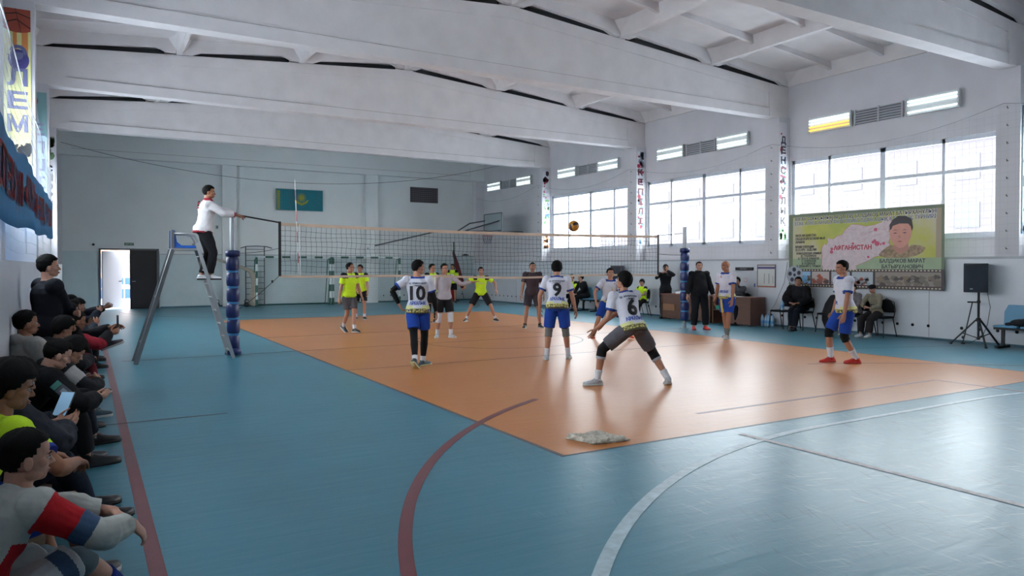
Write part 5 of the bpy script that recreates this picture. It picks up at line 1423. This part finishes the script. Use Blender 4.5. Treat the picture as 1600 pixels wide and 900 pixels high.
TN = dict(kind='tee', mats=[NEON, BLACKC], fn=lambda t, fr, sx, af, ai: 1 if (t > .80 and abs(sx) > .115 and af < .12) else 0)
M_num = mat('black_number', '14151c', .7); M_txb = mat('blue_word', '2747a0', .7); M_txd = mat('dark_small_print', '33384a', .7)
def backprint(n): return [(n, .47, .0, .30, None, M_num, True), ('АРКАЛЫК', .175, .0, .075, .26, M_txb, True), ('Ш. УӘЛИХАНОВ', .80, .0, .035, .27, M_txd, True), ('г. Аркалык', .73, .0, .03, .12, M_txd, True)]
SH_w = dict(mats=[M_wsh, M_sole, M_lace]); SH_b = dict(mats=[M_bsh, M_sole, M_lace]); SH_r = dict(mats=[M_redsh, mat('red_sole', 'a02824', .6), M_lace]); SH_bb = dict(mats=[M_bsh, M_dsole, M_bsh]); SH_t = dict(mats=[M_teal, mat('yellowish_sole', 'b5ad80', .6), M_lace])
SH_l = dict(mats=[M_leather, M_dsole, M_leather], toe=1.25)
# ------------------------------------------------------------------ the players
person('player number 10 in white jersey with black arm sleeves and leggings, walking away', (4.74, 11.04), 24, 1.78, lean=3,
    feet=((-.04,-.34,.06,25,-38), (.08,.08,0,40)), knee=(None, None), hands=((-.30,-.02,1.02), (.30,.12,.88)), elb=((-1,-.35,0), (.7,-.8,0)), hnrm=((.6,.3,0), (-1,0,0)), head=(66,-4,0), hair='short', top=TJ,
    bottom=dict(kind='shorts', mats=[S_blue, S_yel], fn=sidepanel, len=.37), legs=(('leg_sleeve', 2, .25, .93, .004, K_black), ('arm_sleeve', 2, .30, .96, .004, K_black), ('sock', 2, .90, 1.0, .007, K_white)), shoes=SH_t, num=backprint('10'))
person('player in pale grey long-sleeved top and white knee sleeves holding one arm out', (7.18, 15.2), 185, 1.74, lean=2,
    feet=((-.14,.06,0,-10), (.13,-.10,0,28)), hands=((-.62,.18,1.27), (.27,.02,.83)), elb=((0,-.5,-1), (.6,-1,0)), hdir=((-1,.25,.15), None), hnrm=((0,.1,-1), None), curl=(.08,.3), head=(-8,0,0), hair='crop',
    top=dict(kind='long', mats=[cloth('pale_grey_top', 'aeaab2')], hem=-.12), bottom=dict(kind='shorts', mats=[S_black], len=.38), legs=(('knee_sleeve', 2, .40, .66, .012, K_white), ('sock', 2, .86, 1.0, .007, K_white)), shoes=SH_w)
person('player in neon yellow shirt and grey shorts striding past the goal', (5.68, 17.45), 160, 1.77, lean=3,
    feet=((.02,.22,0,0), (-.02,-.26,.07,0,-30)), hands=((-.26,.16,.86), (.27,-.05,.84)), head=(-35,0,0), hair='buzz', top=dict(kind='tee', mats=[NEON, BLACKC], fn=TN['fn'], inf=.006), bottom=dict(kind='shorts', mats=[S_grey], len=.40),
    legs=(('sock', 2, .88, 1.0, .007, K_white),), shoes=SH_b)
person('player in neon yellow shirt and black shorts just behind the striding player', (7.39, 21.65), 200, 1.72, lean=5,
    feet=((-.12,0,0,-15), (.13,.05,0,20)), hands=((-.22,.12,.84), (.10,.24,.90)), head=(25,-3,0), hair='short', top=TN, bottom=dict(kind='shorts', mats=[S_black, S_yel], len=.40), legs=(('sock', 2, .88, 1.0, .007, K_white),), shoes=SH_b)
person('player in neon yellow shirt half hidden behind the player in pale grey', (8.72, 19.3), 170, 1.74, lean=3,
    feet=((-.12,0,0,-10), (.12,.0,0,10)), head=(-15,0,0), hair='short', top=TN, bottom=dict(kind='shorts', mats=[S_black], len=.40), legs=(('leg_sleeve', 2, .42, .93, .004, K_black),), shoes=SH_b)
person('person in neon yellow vest and black shorts far off before the red mat', (14.1, 29.0), 205, 1.76, lean=2,
    feet=((-.12,0,0,-10), (.12,.04,0,10)), head=(20,0,0), hair='short', top=TN, bottom=dict(kind='shorts', mats=[S_black], len=.40), shoes=SH_b)
person('player in neon yellow shirt crouching with feet wide apart behind the net', (10.25, 19.15), 204, 1.74, pel=(0,-.06,.84), lean=10,
    feet=((-.42,.05,0,-25), (.43,.0,0,25)), hands=((-.44,.12,.92), (.50,.20,.98)), elb=((-1,-.5,.2), (1,-.3,0)), hdir=((-.3,.6,-.6), (.5,.6,0)), hnrm=((.3,0,-1), (-.2,.2,-1)), head=(0,3,0), hair='short', top=TN,
    bottom=dict(kind='shorts', mats=[S_black], len=.44), legs=(('sock', 2, .90, 1.0, .007, K_white),), shoes=SH_b, num=[('АҚМОЛА', .62, 0, .06, .2, mat('pale_print', 'b8bf9a', .7), False)])
person('player in dark maroon-grey shirt and shorts standing with arms hanging behind the net', (10.30, 16.35), 203, 1.78, lean=1,
    feet=((-.20,.0,0,-15), (.21,.04,0,18)), hands=((-.30,.02,.84), (.31,.05,.86)), elb=((-1,-.8,0), (1,-.8,0)), head=(0,0,0), hair='buzz', bulk=1.06, top=dict(kind='tee', mats=[cloth('dark_maroon_grey_shirt', '3d3238')], inf=.004), bottom=dict(kind='shorts', mats=[cloth('dark_maroon_grey_shorts', '3f363c')], len=.40),
    legs=(('sock', 2, .95, 1.0, .006, K_black),), shoes=SH_b)
person('player number 9 in white jersey and blue shorts seen from behind with grey knee pads', (7.2, 10.62), 33, 1.79, lean=14, slouch=.4,
    feet=((-.18,-.06,0,-5), (.20,.10,0,8)), hands=((-.30,.18,.88), (.33,.16,.86)), elb=((-1,-.9,0), (1,-.8,0)), head=(0,-14,0), hair='full', top=TJ, bottom=dict(kind='shorts', mats=[S_blue, S_yel], len=.42), bulk=1.02,
    legs=(('knee_pad', 2, .43, .62, .008, K_grey), ('sock', 2, .86, 1.0, .007, K_white)), shoes=SH_w, num=backprint('9'))
person('player in white jersey, blue shorts and orange shoes facing the camera beyond number 6', (10.35, 13.1), 203, 1.72, pel=(.02,-.08,.84), lean=12,
    feet=((.36,-.15,0,20), (-.40+.0,.22,0,-5))[::-1], hands=((-.36,.16,.78), (.38,.14,.84)), elb=((-1,-.6,0), (1,-.6,0)), head=(0,4,0), hair='short', top=TJ, bottom=dict(kind='shorts', mats=[S_blue, S_yel], len=.43), shoes=dict(mats=[M_orsh, M_orsh, M_lace]),
    num=[('5', .60, -.02, .07, None, mat('faint_gold_print', 'b79d62', .7), False), ('АРКАЛЫК', .12, 0, .075, .22, M_txb, False), ('РК', .86, -.085, .03, None, mat('crest_red_print', '9c3540', .7), False)])
person('player number 6 in white jersey and grey shorts lunging with arms out to receive', (6.51, 7.90), 5, 1.80, pel=(.03,-.12,.80), lean=24, side=-1, twist=4,
    feet=((-.40,.10,0,-70), (.52,-.26,0,25,-16)), knee=((-.8,.6,.2), (.6,1,.1)), hands=((-.33,.26,.76), (-.27,.30,.77)), elb=((-.2,-.2,-1), (.2,-.4,-1)), hdir=((-.3,.4,-.8), (-.38,.4,-.8)), hnrm=((.3,.6,.7), (-.5,.6,.6)), curl=(.15,.1), head=(-25,10,0), hair='full', top=dict(kind='tee', mats=JM, fn=jersey, hem=-.13, folds=.014),
    bottom=dict(kind='shorts', mats=[S_grey], len=(.40,.40)), legs=(('knee_pad', 2, .39, .62, .012, K_black), ('pad_cuff', 2, .62, .66, .010, cloth('pale_cuff', '9b9aa0')), ('pad_cuff', 0, .36, .39, .012, cloth('pale_cuff', '9b9aa0')), ('sock', 2, .84, 1.0, .007, K_white)), shoes=SH_w, num=backprint('6'), vox=.0095)
person('heavy man in black tracksuit and bright red shoes standing by the padded post', (13.75, 13.75), 205, 1.80, lean=-1, bulk=1.10, belly=.07,
    feet=((-.16,.03,0,-10), (.15,.02,0,14)), hands=((-.36,.08,.84), (.36,.10,.84)), elb=((-1,-.6,0), (1,-.6,0)), head=(6,0,0), hair='buzz', skinm=SKIN2, top=dict(kind='hood', mats=[BLACKC], hem=-.20, inf=-.008), bottom=dict(kind='baggy', mats=[BLACKC], len=.95), shoes=dict(mats=[mat('bright_red_shoe', 'e04038', .5), mat('red_sole', 'a02824', .6), M_lace]))
person('bald player in white jersey and blue shorts standing with white shoes', (12.6, 11.75), 262, 1.81, lean=3,
    feet=((-.10,.12,0,-20), (.12,-.18,0,-10)), hands=((-.24,.14,.84), (.30,.02,.80)), head=(15,-4,0), hair='bald', skinm=SKIN3, top=TJ, bottom=dict(kind='shorts', mats=[S_blue, S_yel], fn=lambda c, leg, P: 1 if (c.y > .0 and .06 < c.x < .11) else 0, len=.40),
    legs=(('sock', 2, .82, 1.0, .006, K_grey),), shoes=SH_w, num=[('РК', .84, .06, .035, None, mat('crest_red_print', '9c3540', .7), False), ('АРКАЛЫК', .2, 0, .08, .22, M_txb, False)])
person('player in white jersey, black knee pads and red shoes standing in profile on the right', (11.12, 7.78), -62, 1.84, pel=(0,-.04,.92), lean=4,
    feet=((-.10,-.18,0,0), (.10,.16,.0,-6,-4)), knee=((-.1,1,.1), (.1,1,.2)), hands=((-.27,.12,.82), (.24,.06,.84)), elb=((-.3,-1,0), (.2,-1,-.2)), head=(-4,-5,0), hair='crop', top=dict(kind='tee', mats=JM, fn=jersey, hem=-.13, inf=.006), bottom=dict(kind='shorts', mats=[S_blue, S_yel], fn=lambda c, leg, P: 1 if (c.y > .09 and c.x < -.02 and c.x > -.09 and c.z < P.z-.05) else sidepanel(c, leg, P)*0, len=.44),
    legs=(('knee_pad', 2, .40, .60, .010, K_black), ('sock', 2, .80, 1.0, .008, K_white)), shoes=SH_r, vox=.0095, num=[('РК', .2, .02, .07, None, M_txb, False)])
# ------------------------------------------------------------------ referee, officials
def flagcuffs(t, fr, sx, af, ai):
    if af > .88: return 1
    if t < -.10 or t > .965: return 1
    return 0
def refdots(k):
    q = MB(); bv = None
    for i in range(4):
        for j in range(4):
            c = k['sp'](.70+.07*j) - k['F']*.142 + k['Sx']*(-.08+.05*i); q.obox(c, k['Sx']*.014, k['u']*.010, k['F']*.012, (i+j) % 2)
    k['put']('shoulder_print', q.mesh('d', []), [mat('black_print', '1d1d22', .7), mat('red_print_cloth', 'b0303c', .7)])
person('referee in white tracksuit top leaning on the net post from the stand rungs', (1.90, 13.85, 1.40), 92, 1.73, pel=(0,-.02,.90), lean=7, bulk=1.05,
    feet=((-.09,-.06,0,-4), (.09,.06,0,6)), hands=((-.12,.54,1.17), (.10,.50,1.15)), elb=((-.6,0,-1), (.6,0,-1)), hdir=((0,1,-.15), (0,1,-.25)), hnrm=((.2,0,-1), (-.2,0,-1)), curl=(.3,.4), head=(12,-4,0), hair='short', skinm=SKIN3,
    top=dict(kind='jacket', mats=[cloth('white_tracksuit', 'd4d2d6'), cloth('dark_red_trim', '8a2430')], fn=flagcuffs, hem=-.15, inf=-.008), bottom=dict(kind='trousers', mats=[BLACKC], len=.95), shoes=dict(mats=[mat('white_trainer', 'd8d8da', .5), M_dsole, M_lace]), extra=refdots)
def phone_in(k, c, dx, up_, m_scr=None, name='phone'):
    pass
person('man in black holding up a phone to film, standing at the right wall', (15.80, 17.25), 225, 1.73, lean=0, twist=0,
    feet=((-.10,.0,0,-12), (.10,.02,0,12)), hands=((-.05,.26,1.50), (.08,.22,1.42)), elb=((-1,.2,-.6), (1,0,-.8)), hdir=((.2,.1,1), (-.6,.5,.3)), hnrm=((.3,-1,0), (0,.3,1)), curl=(.5,.6), head=(0,-4,0), hair='short',
    top=dict(kind='long', mats=[BLACKC], hem=-.16, inf=.006), bottom=dict(kind='trousers', mats=[BLACKC], len=.95), shoes=SH_bb)
t = thing('phone', 'phone held up by the man in black filming at the right wall', 'phone', (15.60, 17.06, 1.56), -R(225)); MB().box(-.036,.036,-.005,.005,-.075,.075).build('case', M_black, t, bevel=.003); MB().box(-.032,.032,-.0065,-.005,-.07,.07).build('screen', mat('dark_screen', '30353c', .2), t)

def sitfeet(f=.42, w=.11, yw=0): return ((-w,f,0,-yw), (w,f,0,yw))
person('child in neon yellow shirt sitting on a black chair with hands in lap', (15.80, 18.38), 262, 1.38, pel=(0,-.04,.56), lean=2, feet=sitfeet(.30,.10,8), hands=((-.07,.20,.66), (.07,.22,.66)), elb=((-1,-.3,0), (1,-.3,0)), hdir=((.9,.3,0), (-.9,.3,0)), hnrm=((0,0,-1), (0,0,-1)), head=(-20,0,0), hair='full', skinm=SKIN2, hsc=1.0,
    top=TN, bottom=dict(kind='trousers', mats=[BLACKC], len=.95), shoes=SH_bb)
person('man in neon yellow sports shirt sitting by the right wall beside a man in black', (15.9, 22.35), 255, 1.74, pel=(0,-.02,.56), lean=8, slouch=.5, feet=sitfeet(.46,.12,6), hands=((-.06,.34,.72), (.06,.34,.70)), elb=((-1,-.3,-.3), (1,-.3,-.3)), hdir=((.8,.5,0), (-.8,.5,0)), hnrm=((0,0,-1), (0,0,-1)), head=(0,0,0), hair='short',
    top=TN, bottom=dict(kind='trousers', mats=[BLACKC], len=.95), shoes=SH_bb)
person('man in black sweater sitting on the blue seat behind the net', (15.88, 21.62), 275, 1.76, pel=(0,-.02,.57), lean=14, slouch=.5, feet=sitfeet(.44,.10,4), hands=((-.10,.42,.62), (.10,.40,.62)), elb=((-1,-.5,-.3), (1,-.5,-.3)), hdir=((.5,.8,-.2), (-.5,.8,-.2)), hnrm=((0,0,-1), (0,0,-1)), head=(18,0,0), hair='short', skinm=SKIN2,
    top=dict(kind='long', mats=[BLACKC], inf=.012), bottom=dict(kind='trousers', mats=[BLACKC], len=.95), shoes=SH_bb)
person('man in grey sitting behind the desk resting his chin on one hand', (16.0, 14.45), 262, 1.76, pel=(0,-.04,.56), lean=10, slouch=.4, feet=sitfeet(.30,.12,6), hands=((-.03,.24,1.13), (.16,.34,.86)), elb=((-.5,.9,-1), (1,-.2,-.6)), hdir=((.3,-.2,1), (-.9,.4,0)), hnrm=((.3,-1,0), (0,0,-1)), curl=(.7,.3), head=(-8,-4,0), hair='short',
    top=dict(kind='shirt', mats=[cloth('dark_grey_sweater', '4b4d54')]), bottom=dict(kind='trousers', mats=[BLACKC], len=.95), shoes=SH_bb)
person('man in black coat sitting with crossed hands below the left end of the banner', (15.92, 12.40), 250, 1.78, pel=(0,-.02,.57), lean=5, bulk=1.06, slouch=.3, feet=((-.02,.40,0,10), (.08,.36,0,-15)), hands=((-.10,.34,.70), (.10,.36,.70)), elb=((-1,-.2,-.2), (1,-.2,-.2)), hdir=((.8,.6,0), (-.8,.6,0)), hnrm=((0,0,-1), (0,0,-1)), head=(-12,3,0), hair='short',
    top=dict(kind='jacket', mats=[BLACKC], inf=.02, folds=.03), bottom=dict(kind='trousers', mats=[DNAVY], len=.95), shoes=SH_bb)
person('boy in grey sweatshirt and dark cap tilting his head, seated under the banner', (15.90, 10.82), 285, 1.50, pel=(0,-.02,.56), lean=4, side=-4, slouch=.4, feet=((-.02,.30,0,0), (.12,.30,.30,10,-10)), knee=((0,1,.3), (.6,1,.3)), hands=((-.12,.24,.66), (.06,.26,.66)), elb=((-1,-.3,-.2), (1,-.3,-.2)), hdir=((.8,.5,0), (-.8,.5,0)), hnrm=((0,0,-1), (0,0,-1)), head=(-8,4,12), hair='short', skinm=SKIN2,
    top=dict(kind='shirt', mats=[cloth('grey_sweatshirt', '6f6a6e')]), bottom=dict(kind='trousers', mats=[BLACKC], len=.95), shoes=dict(mats=[mat('white_trainer', 'd8d8da', .5), M_sole, M_lace]))
person('boy in beige sweatshirt and black knitted cap, rightmost of the seated pair', (15.88, 10.28), 275, 1.46, pel=(0,-.02,.56), lean=6, slouch=.5, feet=((-.10,.32,0,0), (.12,.34,0,5)), hands=((-.06,.26,.68), (.08,.24,.70)), elb=((-1,-.3,-.2), (1,-.3,-.2)), hdir=((.9,.4,0), (-.9,.4,0)), hnrm=((0,0,-1), (0,0,-1)), head=(0,-4,0), hair='beanie', skinm=SKIN2,
    top=dict(kind='shirt', mats=[cloth('beige_sweatshirt', '87806f'), cloth('dark_stripe', '4c463f')], fn=lambda t, fr, sx, af, ai: 1 if (.40 < t < .50 and fr > 0 and af < 0) else 0), bottom=dict(kind='baggy', mats=[cloth('dark_brown_trousers', '2c282a')], len=.93), shoes=dict(mats=[mat('white_trainer', 'd8d8da', .5), M_sole, M_lace]))
# ------------------------------------------------------------------ spectators along the left wall
def sitfeet2(f=.42, w=.12, yw=5): return ((-w,f,0,-yw), (w,f,0,yw))
def device(name, label, loc, rx, rz, w_, h_, lit):
    o = thing(name, label, 'phone', loc); o.rotation_euler = (rx, 0, rz)
    MB().box(-w_/2, w_/2, -.005, .004, -h_/2, h_/2).build('case', M_black, o, bevel=.002)
    MB().box(-w_/2+.003, w_/2-.003, -.0065, -.005, -h_/2+.004, h_/2-.004).build('screen', mat('lit_screen', '8fb4d0', .2, emit='8fb8d8', estr=.12) if lit else mat('dark_screen', '30353c', .2), o)
    return o
person('man in dark navy sweater standing with folded arms at the left wall', (-.32, 9.50), 68, 1.80, lean=2, feet=((-.12,0,0,-10), (.12,0,0,10)), hands=((.14,.24,1.12), (-.16,.25,1.14)), elb=((-1,.3,-1), (1,.3,-1)), hdir=((1,.0,.0), (-1,.1,0)), hnrm=((0,-1,0), (0,-1,0)), head=(14,2,0), hair='sidecut', skinm=SKIN2, bulk=1.14,
    top=dict(kind='long', mats=[cloth('dark_navy_sweater', '12151f')], inf=.008), bottom=dict(kind='trousers', mats=[BLACKC], len=.95), shoes=SH_bb, vox=.0095, detail='fine')
SB = .33   # hip height on the low bench
# four small heads at the far end of the row
person('far spectator with black hair in dark jacket, farthest of the seated row', (-.36, 15.6), 80, 1.74, pel=(0,-.02,SB+.02), lean=12, slouch=.8, feet=sitfeet(.42,.12,8), hands=((-.10,.46,.62), (.12,.46,.60)), head=(10,-10,0), hair='full', top=dict(kind='jacket', mats=[BLACKC]), bottom=dict(kind='trousers', mats=[BLACKC]), shoes=SH_bb)
person('far spectator in navy jacket holding a phone out in front of him', (-.25, 14.6), 85, 1.74, pel=(0,-.02,SB), lean=14, slouch=.8, feet=sitfeet(.42,.12,8), hands=((.02,.62,.92), (.16,.50,.86)), elb=((-1,-.2,-.8), (1,-.2,-.8)), head=(5,-6,0), hair='full', top=dict(kind='jacket', mats=[DNAVY]), bottom=dict(kind='trousers', mats=[BLACKC]), shoes=SH_bb)
device('phone', 'small phone held out by the far spectator in navy jacket', (.38, 14.50, .97), R(-60), R(-90), .07, .14, False)
person('spectator with broad tanned face and short hair turned towards the court, far row', (-.25, 13.4), 68, 1.76, pel=(0,-.02,SB+.02), lean=10, slouch=.7, feet=sitfeet(.42,.12,8), hands=((-.08,.42,.70), (.10,.44,.72)), head=(-8,-6,0), hair='crop', skinm=SKIN3, top=dict(kind='jacket', mats=[cloth('slate_jacket', '343a44')]), bottom=dict(kind='trousers', mats=[BLACKC]), shoes=SH_bb)
person('spectator in dark jacket with pink face looking down, beside the standing man', (-.34, 12.2), 75, 1.74, pel=(0,-.02,SB+.02), lean=12, slouch=.8, feet=sitfeet(.42,.12,8), hands=((-.08,.44,.62), (.10,.44,.62)), head=(-15,-16,0), hair='full', skinm=SKIN2, top=dict(kind='jacket', mats=[DNAVY]), bottom=dict(kind='trousers', mats=[BLACKC]), shoes=SH_bb)
M_redf = cloth('crimson_tracksuit', '8e1e2c')
person('spectator in black and crimson tracksuit holding a phone with one leg crossed up', (-.22, 10.55), 72, 1.76, pel=(0,-.04,SB), lean=12, slouch=.8, feet=((-.10,.42,0,0), (.20,.44,.60,10,20)), knee=((-.2,.6,1), (.3,.3,1)), hands=((.06,.56,.86), (.20,.50,.80)), elb=((-1,-.2,-.8), (1,-.2,-.8)), hdir=((.3,1,.1), (-.2,1,.2)), hnrm=((.6,0,-.6), (-.8,0,0)), head=(4,-10,0), hair='crop', skinm=SKIN3,
    top=dict(kind='jacket', mats=[BLACKC, M_redf], fn=lambda t, fr, sx, af, ai: 1 if .15 < af < .6 else 0), bottom=dict(kind='trousers', mats=[cloth('maroon_trousers', '5f1722')], len=.95), shoes=dict(mats=[mat('grey_mauve_shoe', '4f4650', .5), M_sole, M_lace]), legs=(('ankle_skin', 2, .93, 1.0, .003, SKIN2),), vox=.0095)
device('phone', 'phone held upright by the spectator in the crimson tracksuit', (.40, 10.47, .95), R(0), R(-80), .075, .15, False)
person('spectator with long fringe resting his cheek on his hand, in black jacket', (-.36, 9.08), 70, 1.74, pel=(0,-.04,SB+.03), lean=14, slouch=.8, feet=sitfeet(.44,.14,5), knee=((-.3,.6,1), (.3,.6,1)), hands=((.02,.30,.98), (.20,.40,.66)), elb=((-.6,.9,-.8), (1,-.2,-.6)), hdir=((0,-.1,1), (-.8,.5,0)), hnrm=((0,-1,0), (0,0,-1)), curl=(.6,.4), head=(2,-14,0), hair='full',
    top=dict(kind='jacket', mats=[BLACKC, M_redf], fn=lambda t, fr, sx, af, ai: 1 if (af > .5 and ai == 0) else 0), bottom=dict(kind='trousers', mats=[DNAVY], len=.95), shoes=dict(mats=[M_teal, M_sole, M_lace]), vox=.0095)
person('spectator in white hooded top seen from behind, sitting upright against the wall', (-.46, 8.32), 58, 1.78, pel=(0,-.02,SB+.10), lean=2, feet=sitfeet(.50,.12,5), hands=((-.10,.34,.68), (.10,.34,.68)), head=(12,0,0), hair='crop', skinm=SKIN3,
    top=dict(kind='hood', mats=[cloth('off_white_hoodie', '9d9993')]), bottom=dict(kind='trousers', mats=[BLACKC], len=.95), shoes=SH_bb, vox=.0095, detail='fine')
person('spectator bowed forward in black jacket over a white sleeve, face nearly hidden', (-.38, 7.62), 64, 1.76, pel=(0,-.06,SB), lean=26, slouch=1.0, feet=((-.12,.42,0,0), (.12,.46,0,5)), knee=((-.3,.6,1), (.3,.6,1)), hands=((-.04,.48,.58), (.14,.50,.58)), elb=((-1,-.2,-.5), (1,-.2,-.5)), head=(4,-34,0), hair='full',
    top=dict(kind='jacket', mats=[BLACKC, cloth('white_sleeve', '9c9a98')], fn=lambda t, fr, sx, af, ai: 1 if (.05 < af < .28 and ai == 1) else 0), bottom=dict(kind='trousers', mats=[DNAVY], len=.95), shoes=dict(SH_l), vox=.0095)
def badge(k):
    a, b, c = k['arm'][1]; m = a.lerp(b, .55); ax = (b-a).normalized(); o = (k['Sx'] + k['F']*-.25); o = (o - ax*o.dot(ax)).normalized(); sd = ax.cross(o)
    q = MB(); cc = m + o*.083; q.obox(cc + ax*.0, sd*.038, ax*.045, o*.006, 0); q.obox(cc - ax*.072, sd*.036, ax*.022, o*.006, 1); q.obox(cc + o*.004, sd*.018, ax*.020, o*.005, 2); q.prism
    q.ell(cc + ax*.045, (.036,.012,.02), 12, 6, 0)
    k['put']('sleeve_badge', q.mesh('b', []), [mat('grey_badge', '4d525c', .7), mat('green_badge', '3f7d72', .7), mat('silver_badge', '8a919c', .4)])
person('man in black uniform jacket with a sleeve badge looking down at his hands', (-.42, 6.85), 68, 1.78, pel=(0,-.05,SB), lean=18, slouch=.9, feet=((-.10,.44,0,0), (.14,.44,0,5)), knee=((-.3,.5,1), (.3,.5,1)), hands=((.08,.50,.56), (.18,.48,.56)), elb=((-1,-.2,-.5), (1,-.2,-.5)), hdir=((.4,.9,0), (-.4,.9,0)), hnrm=((.5,0,.8), (-.5,0,.8)), curl=(.6,.6), head=(6,-26,0), hair='crop', skinm=SKIN2, bulk=1.06,
    top=dict(kind='jacket', mats=[cloth('black_uniform', '0d0e13')], inf=.006), bottom=dict(kind='trousers', mats=[BLACKC], len=.93), shoes=dict(SH_l, boot=True), vox=.008, detail='fine', extra=badge)
person('man in dark grey puffer jacket holding a lit phone in both hands', (-.50, 5.30), 62, 1.76, pel=(0,-.05,SB), lean=10, slouch=.8, feet=((-.08,.60,0,0), (.22,.50,0,5)), knee=((-.3,.4,1), (.3,.5,1)), hands=((-.04,.42,.64), (.10,.40,.62)), elb=((-1,-.2,-.5), (1,-.2,-.5)), hdir=((.3,.9,.1), (-.4,.9,.1)), hnrm=((.6,0,.7), (-.6,0,.7)), curl=(.5,.6), head=(6,-24,0), hair='short',
    top=dict(kind='jacket', mats=[cloth('dark_grey_puffer', '2b2e37')], inf=.014, folds=.04), bottom=dict(kind='trousers', mats=[cloth('dark_blue_jeans', '141c2c')], len=.95), shoes=dict(mats=[M_leather, M_dsole, M_leather], toe=1.35), vox=.008, detail='fine')
device('phone', 'lit phone screen held by the man in the dark grey puffer jacket', (-.10, 5.62, .74), R(-32), R(-40), .10, .17, True)
person('young man in neon yellow sports shirt with bare arms and knees, face in profile', (-.50, 4.25), 52, 1.78, pel=(0,-.02,.42), lean=16, slouch=.7, feet=((-.08,.52,0,0), (.20,.48,0,5)), knee=((-.2,.6,1), (.5,.4,1)), hands=((-.06,.46,.66), (.26,.40,.66)), elb=((-1,-.3,-.4), (1,-.3,-.4)), hdir=((.5,.8,-.3), (-.6,.7,-.3)), hnrm=((0,0,-1), (0,0,-1)), curl=(.4,.4), head=(24,-12,0), hair='full', skinm=SKIN3,
    top=dict(kind='tee', mats=[NEON, cloth('blue_cuff', '26388a')], fn=lambda t, fr, sx, af, ai: 1 if .29 < af < .4 else 0), bottom=dict(kind='shorts', mats=[S_blue], len=.36), shoes=SH_b, legs=(('wristwatch', 0, .93, .98, .004, M_black),), vox=.007, detail='fine')
M_fw = cloth('white_sport_shirt', 'a9aba6'); M_fr = cloth('bright_red_panel', 'b01a22'); M_fb = cloth('slate_blue_cuff', '3a506c'); M_fs = cloth('white_shorts', 'aeb3b8')
def frontfn(t, fr, sx, af, ai):
    if af >= 0:
        if af > .42: return 0
        if af > .29: return 2
        return 1 if af > .03 else 0
    if t < .62 and fr > .0 and sx > .06: return 1
    return 0
person('boy in white, red and slate sports shirt sitting on the floor hugging his knees', (-.34, 3.66), 48, 1.66, pel=(0,-.08,.24), lean=16, slouch=.9, feet=((-.03,.60,.0,25), (.16,.57,.0,32)), knee=((-.05,.5,1), (.12,.5,1)), hands=((.20,.50,.50), (.26,.48,.46)), elb=((-.8,.5,0), (1,0,-.6)), hdir=((.8,.3,-.4), (.2,.5,-.6)), hnrm=((0,-.5,-1), (-.6,-.2,-.6)), curl=(.35,.4), head=(26,-4,0), hair='crop', skinm=SKIN2, hsc=1.06,
    top=dict(kind='shirt', mats=[M_fw, M_fr, M_fb], fn=frontfn, sleeve=.90, inf=.006, folds=.03), bottom=dict(kind='shorts', mats=[M_fs, M_fb], fn=lambda c, leg, P: 1 if ((c-leg[1][0]).length > .30 and c.x > .12 and (c-leg[1][0]).length < .36) else 0, len=.46, folds=.02),
    legs=(('long_sock', 2, .74, 1.0, .006, cloth('blue_sock', '1a2f78')), ('under_tights', 2, .42, .60, .004, cloth('grey_tights', '5c6a72'))), shoes=dict(mats=[mat('navy_trainer', '1b2436', .5), mat('grey_sole', '55606a', .6), mat('neon_lace', '9fc22a', .6)]), vox=.006, detail='fine')

mb = MB(); mb.ell((-.34,3.52,.11), (.22,.30,.11), 20, 12); mb.ell((-.42,3.2,.14), (.18,.24,.13), 16, 10); mb.tube([(-.5,3.4,.24),(-.4,3.45,.30),(-.25,3.4,.24)], .018, 8)
tag(mb.build('sports_bag', mat('black_bag', '141820', .8, bump=.4, bscale=20), smooth=True), 'black sports bag on the floor at the bottom left corner under the nearest boy', 'bag')
